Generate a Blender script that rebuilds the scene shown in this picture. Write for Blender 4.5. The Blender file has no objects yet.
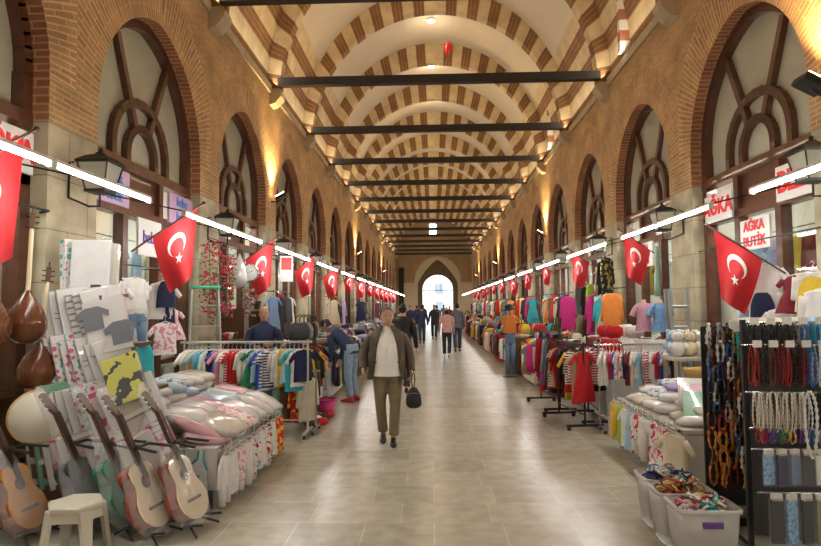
import bpy, math, random
from mathutils import Vector, Matrix, Euler
random.seed(7)
PI = math.pi
D = bpy.data
COL = bpy.context.scene.collection
WL, WR, PB, CX = -3.34, 3.66, 3.38, 0.16      # wall planes, bay period, hall centre
def WX(side, d=0.0):                           # x of a plane d metres behind (into the shop) a wall face
    return WL - d if side == 'L' else WR + d
def SG(side): return -1 if side == 'L' else 1

# ---------------------------------------------------------------- materials
MATS = {}
def nodes(m):
    m.use_nodes = True
    nt = m.node_tree
    return nt, nt.nodes.get('Principled BSDF')
def pm(name, col, rough=.6, metal=0., var=0., scale=6., bump=0., bscale=40., emit=0., ecol=None, spec=None, alpha=None, trans=None, coat=0., sheen=0.):
    if name in MATS: return MATS[name]
    m = D.materials.new(name); nt, b = nodes(m)
    b.inputs['Base Color'].default_value = (*col, 1)
    b.inputs['Roughness'].default_value = rough
    b.inputs['Metallic'].default_value = metal
    if spec is not None: b.inputs['Specular IOR Level'].default_value = spec
    if alpha is not None: b.inputs['Alpha'].default_value = alpha
    if trans is not None: b.inputs['Transmission Weight'].default_value = trans
    if coat: b.inputs['Coat Weight'].default_value = coat
    if sheen: b.inputs['Sheen Weight'].default_value = sheen
    if emit:
        b.inputs['Emission Color'].default_value = (*(ecol or col), 1)
        b.inputs['Emission Strength'].default_value = emit
    if var or bump:
        tc = nt.nodes.new('ShaderNodeTexCoord')
        if var:
            n = nt.nodes.new('ShaderNodeTexNoise'); n.inputs['Scale'].default_value = scale; n.inputs['Detail'].default_value = 4
            nt.links.new(tc.outputs['Object'], n.inputs['Vector'])
            r = nt.nodes.new('ShaderNodeValToRGB')
            r.color_ramp.elements[0].position = .3; r.color_ramp.elements[1].position = .7
            r.color_ramp.elements[0].color = (*[max(0, c * (1 - var)) for c in col], 1)
            r.color_ramp.elements[1].color = (*[min(1, c * (1 + var)) for c in col], 1)
            nt.links.new(n.outputs['Fac'], r.inputs['Fac']); nt.links.new(r.outputs['Color'], b.inputs['Base Color'])
        if bump:
            n2 = nt.nodes.new('ShaderNodeTexNoise'); n2.inputs['Scale'].default_value = bscale
            nt.links.new(tc.outputs['Object'], n2.inputs['Vector'])
            bp = nt.nodes.new('ShaderNodeBump'); bp.inputs['Strength'].default_value = bump; bp.inputs['Distance'].default_value = .01
            nt.links.new(n2.outputs['Fac'], bp.inputs['Height']); nt.links.new(bp.outputs['Normal'], b.inputs['Normal'])
    MATS[name] = m
    return m
def patt(name, kind, c1, c2, scale=20., c3=None, rough=.8, thr=.5):
    """printed or woven two/three colour pattern: stripe (vertical z / x), dots, check, blotch"""
    if name in MATS: return MATS[name]
    m = D.materials.new(name); nt, b = nodes(m)
    b.inputs['Roughness'].default_value = rough
    tc = nt.nodes.new('ShaderNodeTexCoord')
    r = nt.nodes.new('ShaderNodeValToRGB'); r.color_ramp.interpolation = 'CONSTANT'
    e = r.color_ramp.elements
    e[0].color = (*c1, 1); e[1].color = (*c2, 1); e[0].position = 0; e[1].position = thr
    if c3:
        x = e.new((1 + thr) / 2); x.color = (*c3, 1)
    if kind in ('stripe', 'vstripe', 'dstripe'):
        t = nt.nodes.new('ShaderNodeTexWave'); t.wave_profile = 'SIN'; t.inputs['Scale'].default_value = scale
        t.bands_direction = {'stripe': 'Z', 'vstripe': 'X', 'dstripe': 'DIAGONAL'}[kind]
        out = t.outputs['Fac']
    elif kind == 'dots':
        t = nt.nodes.new('ShaderNodeTexVoronoi'); t.inputs['Scale'].default_value = scale; t.inputs['Randomness'].default_value = .35
        out = t.outputs['Distance']
    elif kind == 'vor':
        t = nt.nodes.new('ShaderNodeTexVoronoi'); t.inputs['Scale'].default_value = scale
        sp = nt.nodes.new('ShaderNodeSeparateColor'); nt.links.new(t.outputs['Color'], sp.inputs[0]); out = sp.outputs[0]
    else:
        t = nt.nodes.new('ShaderNodeTexNoise'); t.inputs['Scale'].default_value = scale; t.inputs['Detail'].default_value = 2
        out = t.outputs['Fac']
    nt.links.new(tc.outputs['Object'], t.inputs['Vector'])
    nt.links.new(out, r.inputs['Fac']); nt.links.new(r.outputs['Color'], b.inputs['Base Color'])
    MATS[name] = m
    return m
def brickmat(name, c1, c2, mortar, bw, rh, ms=.012, coord='YZ', off=.5, rough=.85, bump=.4, var=.25, spec=None, squash=1., noise_rough=False, bias=0., mottle=1.4):
    m = D.materials.new(name); nt, b = nodes(m)
    if coord == 'UV':
        uv = nt.nodes.new('ShaderNodeUVMap'); vec = uv.outputs[0]
    else:
        tc = nt.nodes.new('ShaderNodeTexCoord'); sx = nt.nodes.new('ShaderNodeSeparateXYZ'); cb = nt.nodes.new('ShaderNodeCombineXYZ')
        nt.links.new(tc.outputs['Object'], sx.inputs[0])
        nt.links.new(sx.outputs['XYZ'.index(coord[0])], cb.inputs[0]); nt.links.new(sx.outputs['XYZ'.index(coord[1])], cb.inputs[1])
        vec = cb.outputs[0]
    br = nt.nodes.new('ShaderNodeTexBrick')
    br.offset = off; br.squash = squash
    for k, v in (('Scale', 1), ('Mortar Size', ms), ('Mortar Smooth', .3), ('Bias', bias), ('Brick Width', bw), ('Row Height', rh)):
        br.inputs[k].default_value = v
    br.inputs['Color1'].default_value = (*c1, 1); br.inputs['Color2'].default_value = (*c2, 1); br.inputs['Mortar'].default_value = (*mortar, 1)
    nt.links.new(vec, br.inputs['Vector'])
    no = nt.nodes.new('ShaderNodeTexNoise'); no.inputs['Scale'].default_value = mottle; no.inputs['Detail'].default_value = 6
    nt.links.new(vec, no.inputs['Vector'])
    mr = nt.nodes.new('ShaderNodeMapRange'); mr.inputs['From Min'].default_value = .3; mr.inputs['From Max'].default_value = .7
    mr.inputs['To Min'].default_value = 1 - var; mr.inputs['To Max'].default_value = 1 + var
    nt.links.new(no.outputs['Fac'], mr.inputs['Value'])
    mx = nt.nodes.new('ShaderNodeVectorMath'); mx.operation = 'SCALE'
    nt.links.new(br.outputs['Color'], mx.inputs[0]); nt.links.new(mr.outputs[0], mx.inputs['Scale'])
    nt.links.new(mx.outputs[0], b.inputs['Base Color'])
    b.inputs['Roughness'].default_value = rough
    if spec is not None: b.inputs['Specular IOR Level'].default_value = spec
    if noise_rough:
        r2 = nt.nodes.new('ShaderNodeMapRange'); r2.inputs['From Min'].default_value = .3; r2.inputs['From Max'].default_value = .7
        r2.inputs['To Min'].default_value = rough - .07; r2.inputs['To Max'].default_value = rough + .12
        nt.links.new(no.outputs['Fac'], r2.inputs['Value']); nt.links.new(r2.outputs[0], b.inputs['Roughness'])
    if bump:
        bp = nt.nodes.new('ShaderNodeBump'); bp.inputs['Strength'].default_value = bump; bp.inputs['Distance'].default_value = .01; bp.invert = True
        nt.links.new(br.outputs['Fac'], bp.inputs['Height']); nt.links.new(bp.outputs['Normal'], b.inputs['Normal'])
    MATS[name] = m
    return m

# ---------------------------------------------------------------- mesh builder
class MB:
    def __init__(s):
        s.v = []; s.f = []; s.mi = []; s.sm = []; s.uv = {}; s.M = None
    def at(s, loc=(0, 0, 0), rot=(0, 0, 0), sc=1):
        s.M = Matrix.Translation(loc) @ Euler(rot).to_matrix().to_4x4() @ Matrix.Diagonal((*((sc,) * 3 if isinstance(sc, (int, float)) else sc), 1))
        return s
    def add(s, vs, fs, mi=0, sm=False, uvs=None):
        b = len(s.v)
        if s.M is not None: vs = [tuple(s.M @ Vector(p)) for p in vs]
        s.v += [tuple(p) for p in vs]
        for i, f in enumerate(fs):
            if uvs is not None: s.uv[len(s.f)] = uvs[i]
            s.f.append(tuple(b + k for k in f)); s.mi.append(mi); s.sm.append(sm)
        return s
    def quad(s, p, mi=0, uv=None):
        return s.add(p, [tuple(range(len(p)))], mi, False, [uv] if uv else None)
    def box(s, c, d, mi=0, rot=None, taper=1.):
        x, y, z = d[0] / 2, d[1] / 2, d[2] / 2
        vs = [(-x, -y, -z), (x, -y, -z), (x, y, -z), (-x, y, -z)] + [(a * taper, b2 * taper, z) for a, b2 in ((-x, -y), (x, -y), (x, y), (-x, y))]
        if rot:
            R = Euler(rot).to_matrix(); vs = [tuple(R @ Vector(p)) for p in vs]
        vs = [(p[0] + c[0], p[1] + c[1], p[2] + c[2]) for p in vs]
        return s.add(vs, [(0, 3, 2, 1), (4, 5, 6, 7), (0, 1, 5, 4), (1, 2, 6, 5), (2, 3, 7, 6), (3, 0, 4, 7)], mi)
    def tube(s, path, r, n=8, mi=0, caps=True, closed=False):
        P = [Vector(p) for p in path]; N = len(P)
        rr = r if isinstance(r, (list, tuple)) else [r] * N
        vs = []; up = None
        for i in range(N):
            if closed: t = P[(i + 1) % N] - P[i - 1]
            else: t = P[min(i + 1, N - 1)] - P[max(i - 1, 0)]
            t.normalize()
            if up is None: up = Vector((0, 0, 1)) if abs(t.z) < .9 else Vector((0, 1, 0))
            a = t.cross(up)
            if a.length < 1e-4: a = t.cross(Vector((1, 0, 0)))
            a.normalize(); b = a.cross(t).normalized(); up = b
            for k in range(n):
                w = 2 * PI * k / n
                vs.append(tuple(P[i] + (a * math.cos(w) + b * math.sin(w)) * rr[i]))
        fs = []
        for i in range(N if closed else N - 1):
            j = (i + 1) % N
            for k in range(n): fs.append((i * n + k, i * n + (k + 1) % n, j * n + (k + 1) % n, j * n + k))
        s.add(vs, fs, mi, True)
        if caps and not closed:
            s.add(vs[:n], [tuple(range(n))[::-1]], mi); s.add(vs[-n:], [tuple(range(n))], mi)
        return s
    def loft(s, rings, mi=0, caps=(True, True), sm=True, closed=True):
        n = len(rings[0]); vs = [p for r in rings for p in r]; fs = []
        for i in range(len(rings) - 1):
            for k in range(n if closed else n - 1):
                a, b = i * n + k, i * n + (k + 1) % n
                fs.append((a, b, b + n, a + n))
        if caps[0]: fs.append(tuple(range(n))[::-1])
        if caps[1]: fs.append(tuple(range((len(rings) - 1) * n, len(rings) * n)))
        return s.add(vs, fs, mi, sm)
    def lathe(s, prof, n=20, c=(0, 0, 0), mi=0, rot=None, caps=(True, True), sx=1., sy=1.):
        R = Euler(rot).to_matrix() if rot else None
        rings = []
        for r, z in prof:
            ring = []
            for k in range(n):
                w = 2 * PI * k / n; p = Vector((r * math.cos(w) * sx, r * math.sin(w) * sy, z))
                if R: p = R @ p
                ring.append((p[0] + c[0], p[1] + c[1], p[2] + c[2]))
            rings.append(ring)
        return s.loft(rings, mi, caps)
    def ball(s, c, r, n=10, mi=0, rot=None):
        r = r if isinstance(r, (list, tuple)) else (r, r, r)
        R = Euler(rot).to_matrix() if rot else None
        rings = []
        m = max(4, n // 2 + 1)
        for i in range(1, m):
            a = PI * i / m - PI / 2; ring = []
            for k in range(n):
                w = 2 * PI * k / n; p = Vector((math.cos(a) * math.cos(w) * r[0], math.cos(a) * math.sin(w) * r[1], math.sin(a) * r[2]))
                if R: p = R @ p
                ring.append((p[0] + c[0], p[1] + c[1], p[2] + c[2]))
            rings.append(ring)
        return s.loft(rings, mi)
    def prism(s, pts, th, mi=0, plane='XZ', sm=False):
        """outline pts extruded by th, centred; plane XZ -> thickness along Y"""
        n = len(pts)
        def q(p, d):
            return (p[0], d, p[1]) if plane == 'XZ' else ((p[0], p[1], d) if plane == 'XY' else (d, p[0], p[1]))
        vs = [q(p, -th / 2) for p in pts] + [q(p, th / 2) for p in pts]
        fs = [tuple(range(n)), tuple(range(2 * n - 1, n - 1, -1))]
        s.add(vs, fs, mi)
        return s.add(vs, [(k, k + n, (k + 1) % n + n, (k + 1) % n) for k in range(n)], mi, sm)
    def mesh(s, name):
        me = D.meshes.new(name); me.from_pydata(s.v, [], s.f)
        me.polygons.foreach_set('material_index', s.mi); me.polygons.foreach_set('use_smooth', s.sm)
        if s.uv:
            ul = me.uv_layers.new(name='UVMap')
            for pi, uvs in s.uv.items():
                p = me.polygons[pi]
                for li, uv in zip(p.loop_indices, uvs): ul.data[li].uv = uv
        me.update()
        return me
    def build(s, name, mats, parent=None, loc=None, rot=None, bevel=0., subsurf=0):
        o = D.objects.new(name, s.mesh(name)); COL.objects.link(o)
        for m in (mats if isinstance(mats, (list, tuple)) else [mats]): o.data.materials.append(m)
        if parent is not None: o.parent = parent
        if loc is not None: o.location = loc
        if rot is not None: o.rotation_euler = rot
        if bevel:
            b = o.modifiers.new('b', 'BEVEL'); b.width = bevel; b.segments = 2; b.limit_method = 'ANGLE'
        if subsurf:
            b = o.modifiers.new('s', 'SUBSURF'); b.levels = subsurf; b.render_levels = subsurf
        return o
def tag(o, label=None, cat=None, group=None, kind=None):
    if label: o['label'] = label
    if cat: o['category'] = cat
    if group: o['group'] = group
    if kind: o['kind'] = kind
    return o
def thing(name, label, cat, loc=(0, 0, 0), rot=(0, 0, 0), group=None):
    o = D.objects.new(name, None); COL.objects.link(o); o.empty_display_size = .05
    o.location = loc; o.rotation_euler = rot
    return tag(o, label, cat, group)
def struct(o):
    o['kind'] = 'structure'
    return o
def omat(o, m):                                  # colour on the object, so that copies can share the mesh
    if not o.data.materials: o.data.materials.append(None)
    o.material_slots[0].link = 'OBJECT'; o.material_slots[0].material = m
    return o
def dup(o, parent=None, loc=None, rot=None, label=None, group=None, sc=None):
    c = o.copy(); COL.objects.link(c)
    if parent is not None: c.parent = parent
    if loc is not None: c.location = loc
    if rot is not None: c.rotation_euler = rot
    if sc is not None: c.scale = (sc,) * 3 if isinstance(sc, (int, float)) else sc
    if label: c['label'] = label
    if group: c['group'] = group
    for ch in list(o.children):
        dup(ch, c)
    return c
def ring(c, a, b, n=16, z=None, e=2., ph=0):     # superellipse ring in XY
    out = []
    for k in range(n):
        w = 2 * PI * k / n + ph; cw, sw = math.cos(w), math.sin(w)
        out.append((c[0] + a * math.copysign(abs(cw) ** (2 / e), cw), c[1] + b * math.copysign(abs(sw) ** (2 / e), sw), c[2]))
    return out
_u = ['first', 'second', 'third', 'fourth', 'fifth', 'sixth', 'seventh', 'eighth', 'ninth']
ORD = _u + ['tenth', 'eleventh', 'twelfth', 'thirteenth', 'fourteenth', 'fifteenth', 'sixteenth', 'seventeenth', 'eighteenth', 'nineteenth']
for _a, _b in (('twenty', 'twentieth'), ('thirty', 'thirtieth'), ('forty', 'fortieth'), ('fifty', 'fiftieth'), ('sixty', 'sixtieth'), ('seventy', 'seventieth')):
    ORD += [_b] + [_a + '-' + w_ for w_ in _u]
# ================================================================ ARCHITECTURE
Y0, Y1 = -4.79, 54.4
K0, K1 = -3, 13                                   # bays; centre of bay k is at 7.04 + PB k
def yc(k): return 7.04 + PB * k
SP, HA, EE = 3.70, 1.31, .17                     # springing height, half span, pointedness
ZC, ZT = 6.12, 6.30                                # cornice, tie beam
M_brick = brickmat('wall_brick', (.47, .28, .115), (.36, .20, .08), (.56, .40, .21), .24, .052, .008, 'YZ', var=.3)
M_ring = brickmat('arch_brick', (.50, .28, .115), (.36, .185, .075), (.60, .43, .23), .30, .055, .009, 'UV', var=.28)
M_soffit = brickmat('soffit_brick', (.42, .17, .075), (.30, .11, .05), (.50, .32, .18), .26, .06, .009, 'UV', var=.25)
M_stone = brickmat('pillar_stone', (.47, .41, .28), (.41, .35, .235), (.24, .19, .12), .62, .47, .006, 'YZ', var=.25, mottle=3., bump=.2)
M_floor = brickmat('floor_marble', (.50, .47, .385), (.41, .385, .31), (.54, .51, .42), .52, .46, .007, 'XY', off=.37, rough=.25, bump=.1, var=.13, mottle=7, squash=1.35)
M_plaster = pm('vault_plaster', (.62, .53, .40), .9, var=.05, scale=1.2)
M_lstone = pm('ledge_stone', (.50, .41, .27), .85, var=.15, scale=4)
M_wood = pm('dark_red_wood', (.10, .034, .015), .35, var=.25, scale=9, coat=.3)
M_beam = pm('beam_wood', (.022, .016, .013), .6, var=.3, scale=5)
M_black = pm('black_iron', (.012, .012, .012), .45)
M_chrome = pm('steel', (.55, .56, .58), .25, metal=1.)
M_white = pm('white_plastic', (.72, .70, .65), .4)
def bandmat():
    m = D.materials.new('banded_vault'); nt, b = nodes(m)
    uv = nt.nodes.new('ShaderNodeUVMap'); sp = nt.nodes.new('ShaderNodeSeparateXYZ'); nt.links.new(uv.outputs[0], sp.inputs[0])
    def mth(op, a, v=None, w=None):
        n = nt.nodes.new('ShaderNodeMath'); n.operation = op
        nt.links.new(a, n.inputs[0])
        if v is not None:
            if isinstance(v, (int, float)): n.inputs[1].default_value = v
            else: nt.links.new(v, n.inputs[1])
        return n.outputs[0]
    fr = mth('FRACT', sp.outputs[0]); dark = mth('LESS_THAN', fr, .5)
    fr2 = mth('FRACT', mth('MULTIPLY', sp.outputs[0], 6.)); line = mth('LESS_THAN', fr2, .22)
    br = nt.nodes.new('ShaderNodeMix'); br.data_type = 'RGBA'
    br.inputs[6].default_value = (.22, .105, .038, 1); br.inputs[7].default_value = (.33, .19, .085, 1); nt.links.new(line, br.inputs[0])
    mx = nt.nodes.new('ShaderNodeMix'); mx.data_type = 'RGBA'; mx.inputs[6].default_value = (.60, .46, .27, 1)
    nt.links.new(dark, mx.inputs[0]); nt.links.new(br.outputs[2], mx.inputs[7])
    no = nt.nodes.new('ShaderNodeTexNoise'); no.inputs['Scale'].default_value = 3; no.inputs['Detail'].default_value = 5
    tc = nt.nodes.new('ShaderNodeTexCoord'); nt.links.new(tc.outputs['Object'], no.inputs['Vector'])
    mr = nt.nodes.new('ShaderNodeMapRange'); mr.inputs['From Min'].default_value = .3; mr.inputs['From Max'].default_value = .7; mr.inputs['To Min'].default_value = .8; mr.inputs['To Max'].default_value = 1.15
    nt.links.new(no.outputs['Fac'], mr.inputs['Value'])
    sc = nt.nodes.new('ShaderNodeVectorMath'); sc.operation = 'SCALE'; nt.links.new(mx.outputs[2], sc.inputs[0]); nt.links.new(mr.outputs[0], sc.inputs['Scale'])
    nt.links.new(sc.outputs[0], b.inputs['Base Color']); b.inputs['Roughness'].default_value = .85
    return m
M_band = bandmat()

# floor
MB().quad([(WL - 3, Y0 - .2, 0), (WR + 3, Y0 - .2, 0), (WR + 3, Y1 + .6, 0), (WL - 3, Y1 + .6, 0)]).build('floor', M_floor)['kind'] = 'structure'
# arch profile of an opening: list of (dy, z, outward normal)
def archpts(n=18):
    R = HA + EE; out = []
    tmax = math.acos(EE / R)
    for i in range(n + 1):                        # near half
        t = tmax * i / n
        out.append((R * math.cos(t) - EE, SP + R * math.sin(t), (math.cos(t), math.sin(t))))
    return [(-a, z, (-nx, nz)) for a, z, (nx, nz) in out] + [(a, z, nn) for a, z, nn in reversed(out[:-1])]
AP = archpts()
def wall(side):
    mb = MB(); s = SG(side); x0 = WX(side); DP = .34
    ZTOP = 6.3
    flip = side == 'L'
    def q(p, mi, uv=None):
        p = list(p)
        if flip: p = p[::-1]; uv = uv[::-1] if uv else None
        mb.quad(p, mi, uv)
    for k in range(K0, K1 + 1):
        c = yc(k); a, b = c - PB / 2, c + PB / 2
        # stone below the springing on both half pillars, with reveals
        for ya, yb in ((a, c - HA), (c + HA, b)):
            q([(x0, ya, 0), (x0, ya, 3.3), (x0, yb, 3.3), (x0, yb, 0)], 1)
            q([(x0, ya, 3.3), (x0, ya, SP), (x0, yb, SP), (x0, yb, 3.3)], 0)
        for ye, sg in ((c - HA, 1), (c + HA, -1)):
            p = [(x0, ye, 0), (x0 + s * DP, ye, 0), (x0 + s * DP, ye, 3.3), (x0, ye, 3.3)]
            mb.quad(p, 1)
            p = [(x0, ye, 3.3), (x0 + s * DP, ye, 3.3), (x0 + s * DP, ye, SP), (x0, ye, SP)]
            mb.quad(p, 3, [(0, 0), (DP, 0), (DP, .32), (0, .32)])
        # radial ring, clipped at the bay edge; soffit
        L = 0; prev = None
        for dy, z, (nx, nz) in AP:
            r = .62
            if abs(nx) > 1e-6: r = min(r, (PB / 2 - abs(dy)) / abs(nx))
            cur = (dy, z, dy + nx * r, z + nz * r, r)
            if prev:
                d = math.hypot(dy - prev[0], z - prev[1]); L2 = L + d
                q([(x0, c + prev[0], prev[1]), (x0, c + prev[2], prev[3]), (x0, c + cur[2], cur[3]), (x0, c + cur[0], cur[1])], 2,
                  [(0, L), (prev[4], L), (cur[4], L2), (0, L2)])
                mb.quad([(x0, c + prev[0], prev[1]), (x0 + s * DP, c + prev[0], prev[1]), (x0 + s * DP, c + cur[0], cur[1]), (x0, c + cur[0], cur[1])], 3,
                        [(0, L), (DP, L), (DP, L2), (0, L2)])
                if abs(cur[2] - prev[2]) > 1e-5:
                    q([(x0, c + prev[2], prev[3]), (x0, c + prev[2], ZTOP), (x0, c + cur[2], ZTOP), (x0, c + cur[2], cur[3])], 0)
                L = L2
            prev = cur
        # shop side of the wall above the opening and party walls
    xb = x0 + s * DP
    e = yc(K1) + PB / 2
    q([(x0, e, 0), (x0, e, ZTOP), (x0, Y1 + .1, ZTOP), (x0, Y1 + .1, 0)], 0)
    mb.quad([(x0, Y0, ZTOP), (x0 + s * 1.2, Y0, ZTOP), (x0 + s * 1.2, Y1 + .1, ZTOP), (x0, Y1 + .1, ZTOP)], 0)
    # inner skin behind the pillars (below 3.3) and shop partition walls, shop back and ceiling
    for k in range(K0, K1 + 1):
        c = yc(k)
        mb.box((xb + s * .9, c - PB / 2, 1.75), (1.8, .3, 3.5), 4)
    mb.box((xb + s * 1.82, (Y0 + e) / 2, 1.75), (.06, e - Y0, 3.5), 4)
    mb.box((xb + s * .9 + s * .07, (Y0 + e) / 2, 3.53), (1.75, e - Y0, .06), 4)
    o = mb.build('wall_left' if side == 'L' else 'wall_right', [M_brick, M_stone, M_ring, M_soffit, pm('shop_wall', (.62, .58, .5), .8)])
    return struct(o)
wall('L'); wall('R')

# ---- vault: banded haunches, plaster above, transverse arches, ledge
AV, BV = 3.56, 3.98                               # vault half span and rise
def vpt(a, b, t): return (CX + a * math.cos(t), ZT - .1 + b * math.sin(t))
NB = 18.
mb = MB(); T = [PI * i / 72 for i in range(73)]
tb = math.radians(30)
for i in range(72):
    t0, t1 = T[i], T[i + 1]; tm = (t0 + t1) / 2
    band = tm < tb or tm > PI - tb
    (xa, za), (xb2, zb) = vpt(AV, BV, t0), vpt(AV, BV, t1)
    u0, u1 = t0 / PI * NB, t1 / PI * NB
    if tm > PI / 2: u0, u1 = NB - u0, NB - u1
    mb.add([(xa, Y0, za), (xa, Y1, za), (xb2, Y1, zb), (xb2, Y0, zb)], [(0, 1, 2, 3)], 1 if band else 0, True, [[(u0, 0), (u0, 1), (u1, 1), (u1, 0)]])
ceil = mb.build('ceiling', [M_plaster, M_band]); struct(ceil)
ARCH_Y = [5.35 + PB * k for k in range(-3, 15)]
def ribmesh(hw=.13):
    mb = MB(); n = 72
    ai, bi = 3.28, 3.34
    for i in range(n):
        t0, t1 = PI * i / n, PI * (i + 1) / n
        u0, u1 = t0 / PI * NB, t1 / PI * NB
        if (t0 + t1) > PI: u0, u1 = NB - u0, NB - u1
        (x0, z0), (x1, z1) = vpt(ai, bi, t0), vpt(ai, bi, t1)
        (X0, Z0), (X1, Z1) = vpt(AV + .02, BV + .02, t0), vpt(AV + .02, BV + .02, t1)
        for y in (-hw, hw):
            mb.add([(x0, y, z0), (X0, y, Z0), (X1, y, Z1), (x1, y, z1)], [(0, 1, 2, 3)], 0, False, [[(u0, 0), (u0, 1), (u1, 1), (u1, 0)]])
        mb.add([(x0, -hw, z0), (x0, hw, z0), (x1, hw, z1), (x1, -hw, z1)], [(0, 1, 2, 3)], 0, False, [[(u0, 0), (u0, 1), (u1, 1), (u1, 0)]])
    for sg in (-1, 1):
        z = ZT - .1
        xi, xo = CX + sg * 3.28, CX + sg * 3.56
        # stone corbel with a rounded nose under each foot
        pr = [(xo, z + .0), (xi, z), (xi - sg * .04, z - .05), (xi - sg * .02, z - .16), (xi + sg * .1, z - .30), (xo, z - .36)]
        mb.M = None
        vs = [(p[0], -hw - .03, p[1]) for p in pr] + [(p[0], hw + .03, p[1]) for p in pr]
        m = len(pr)
        mb.add(vs, [tuple(range(m)), tuple(range(2 * m - 1, m - 1, -1))] + [(j, j + m, (j + 1) % m + m, (j + 1) % m) for j in range(m)], 1)
    return mb.mesh('vault_rib')
rib = ribmesh()
for m in (M_band, M_lstone): rib.materials.append(m)
beam = MB().box((CX, 0, ZT + .02), (6.62, .15, .17)).mesh('tie_beam'); beam.materials.append(M_beam)
for y in ARCH_Y:
    if y > Y1: continue
    if y > 5.3 or True:
        o = D.objects.new('ceiling_rib', rib); o.location = (0, y, 0); o['kind'] = 'structure'; COL.objects.link(o)
        o = D.objects.new('tie_beam', beam); o.location = (0, y - .16, 0); o['kind'] = 'structure'; COL.objects.link(o)
for side in 'LR':
    x = WX(side); s = SG(side)
    mb = MB(); mb.box((x + s * .1, (Y0 + Y1) / 2, ZC + .08), (.28, Y1 - Y0, .16))
    o = mb.build('trim_cornice_left' if side == 'L' else 'trim_cornice_right', M_lstone); struct(o)
# light on the right wall above the cornice, painted as bright banded strips
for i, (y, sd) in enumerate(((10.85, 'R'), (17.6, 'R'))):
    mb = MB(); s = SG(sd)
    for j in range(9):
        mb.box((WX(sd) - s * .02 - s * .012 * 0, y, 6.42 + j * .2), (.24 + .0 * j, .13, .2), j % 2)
    struct(mb.build('trim_light_strip_%d' % (i + 1), [pm('light_strip_pale', (.8, .76, .66), .8), pm('light_strip_red', (.45, .17, .1), .8)]))
# end wall with pointed hood, gate opening and tympanum window; back wall behind the camera
mb = MB(); ys = Y1
def endring(pts_in, pts_out, y, mi):
    for i in range(len(pts_in) - 1):
        mb.quad([(pts_in[i][0], y, pts_in[i][1]), (pts_out[i][0], y, pts_out[i][1]), (pts_out[i + 1][0], y, pts_out[i + 1][1]), (pts_in[i + 1][0], y, pts_in[i + 1][1])], mi)
gc = .55
def garch(hw, sp, ap, n=14, pt=.0):               # opening outline, left foot to right foot
    o = [(gc - hw, 0.)]
    for i in range(n + 1):
        t = PI - PI * i / n
        o.append((gc + hw * math.cos(t), sp + (ap - sp) * ((1 - pt) * math.sin(t) + pt * (1 - abs(math.cos(t)) ** 1.3))))
    return o + [(gc + hw, 0.)]
g_in = garch(1.42, 3.2, 4.55); g_mid = garch(1.85, 3.7, 5.95, pt=.8); g_out = garch(2.15, 3.9, 6.25)
rect = []
for (x, z) in g_out:
    rect.append((x, z))
# wall surface around outer arch
n = len(g_out)
for i in range(n - 1):
    (xa, za), (xb2, zb) = g_out[i], g_out[i + 1]
    if abs(xb2 - xa) > 1e-6: mb.quad([(xa, ys, za), (xb2, ys, zb), (xb2, ys, 10.2), (xa, ys, 10.2)], 0)
mb.quad([(WL - .5, ys, 0), (gc - 2.15, ys, 0), (gc - 2.15, ys, 10.2), (WL - .5, ys, 10.2)], 0)
mb.quad([(gc + 2.15, ys, 0), (WR + .5, ys, 0), (WR + .5, ys, 10.2), (gc + 2.15, ys, 10.2)], 0)
mb.box((gc - 2.8, ys - .03, 1.9), (1.3, .06, 3.8), 2); mb.box((gc + 2.75, ys - .03, 1.9), (1.2, .06, 3.8), 2)
endring(g_mid, g_out, ys + .15, 2); endring(g_in, g_mid, ys + .3, 1)
for i in range(n - 1):
    for g, ya, yb in ((g_out, ys, ys + .15), (g_mid, ys + .15, ys + .3), (g_in, ys + .3, ys + 1.1)):
        mb.quad([(g[i][0], ya, g[i][1]), (g[i][0], yb, g[i][1]), (g[i + 1][0], yb, g[i + 1][1]), (g[i + 1][0], ya, g[i + 1][1])], 1 if g is g_in else 2)
mb.box((gc - 3.35, ys - .1, 2.6), (.45, .16, 5.2), 3)
struct(mb.build('wall_far_end', [pm('end_plaster', (.42, .28, .15), .85, var=.15, scale=2), pm('carved_hood', (.17, .115, .07), .9, bump=1., bscale=12, var=.3, scale=8), pm('end_stone', (.66, .56, .40), .85), M_beam]))
mb = MB()
mb.box((CX - .02, ys - .05, 8.75), (.66, .06, .95), 0)
w = mb.build('window_far_end', pm('far_window_daylight', (.8, .85, .9), .5, emit=6, ecol=(.95, .97, 1))); struct(w)
mb = MB()
for (c, d) in (((CX - .36, ys - .07, 8.75), (.07, .08, 1.05)), ((CX + .32, ys - .07, 8.75), (.07, .08, 1.05)), ((CX - .02, ys - .09, 8.25), (.76, .08, .07)), ((CX - .02, ys - .09, 9.25), (.76, .08, .07))):
    mb.box(c, d)
mb.build('window_frame', M_black, w)
mb = MB(); mb.quad([(WL - 1, Y0, 0), (WL - 1, Y0, 10.4), (WR + 1, Y0, 10.4), (WR + 1, Y0, 0)])
struct(mb.build('wall_back', M_brick))
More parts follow.
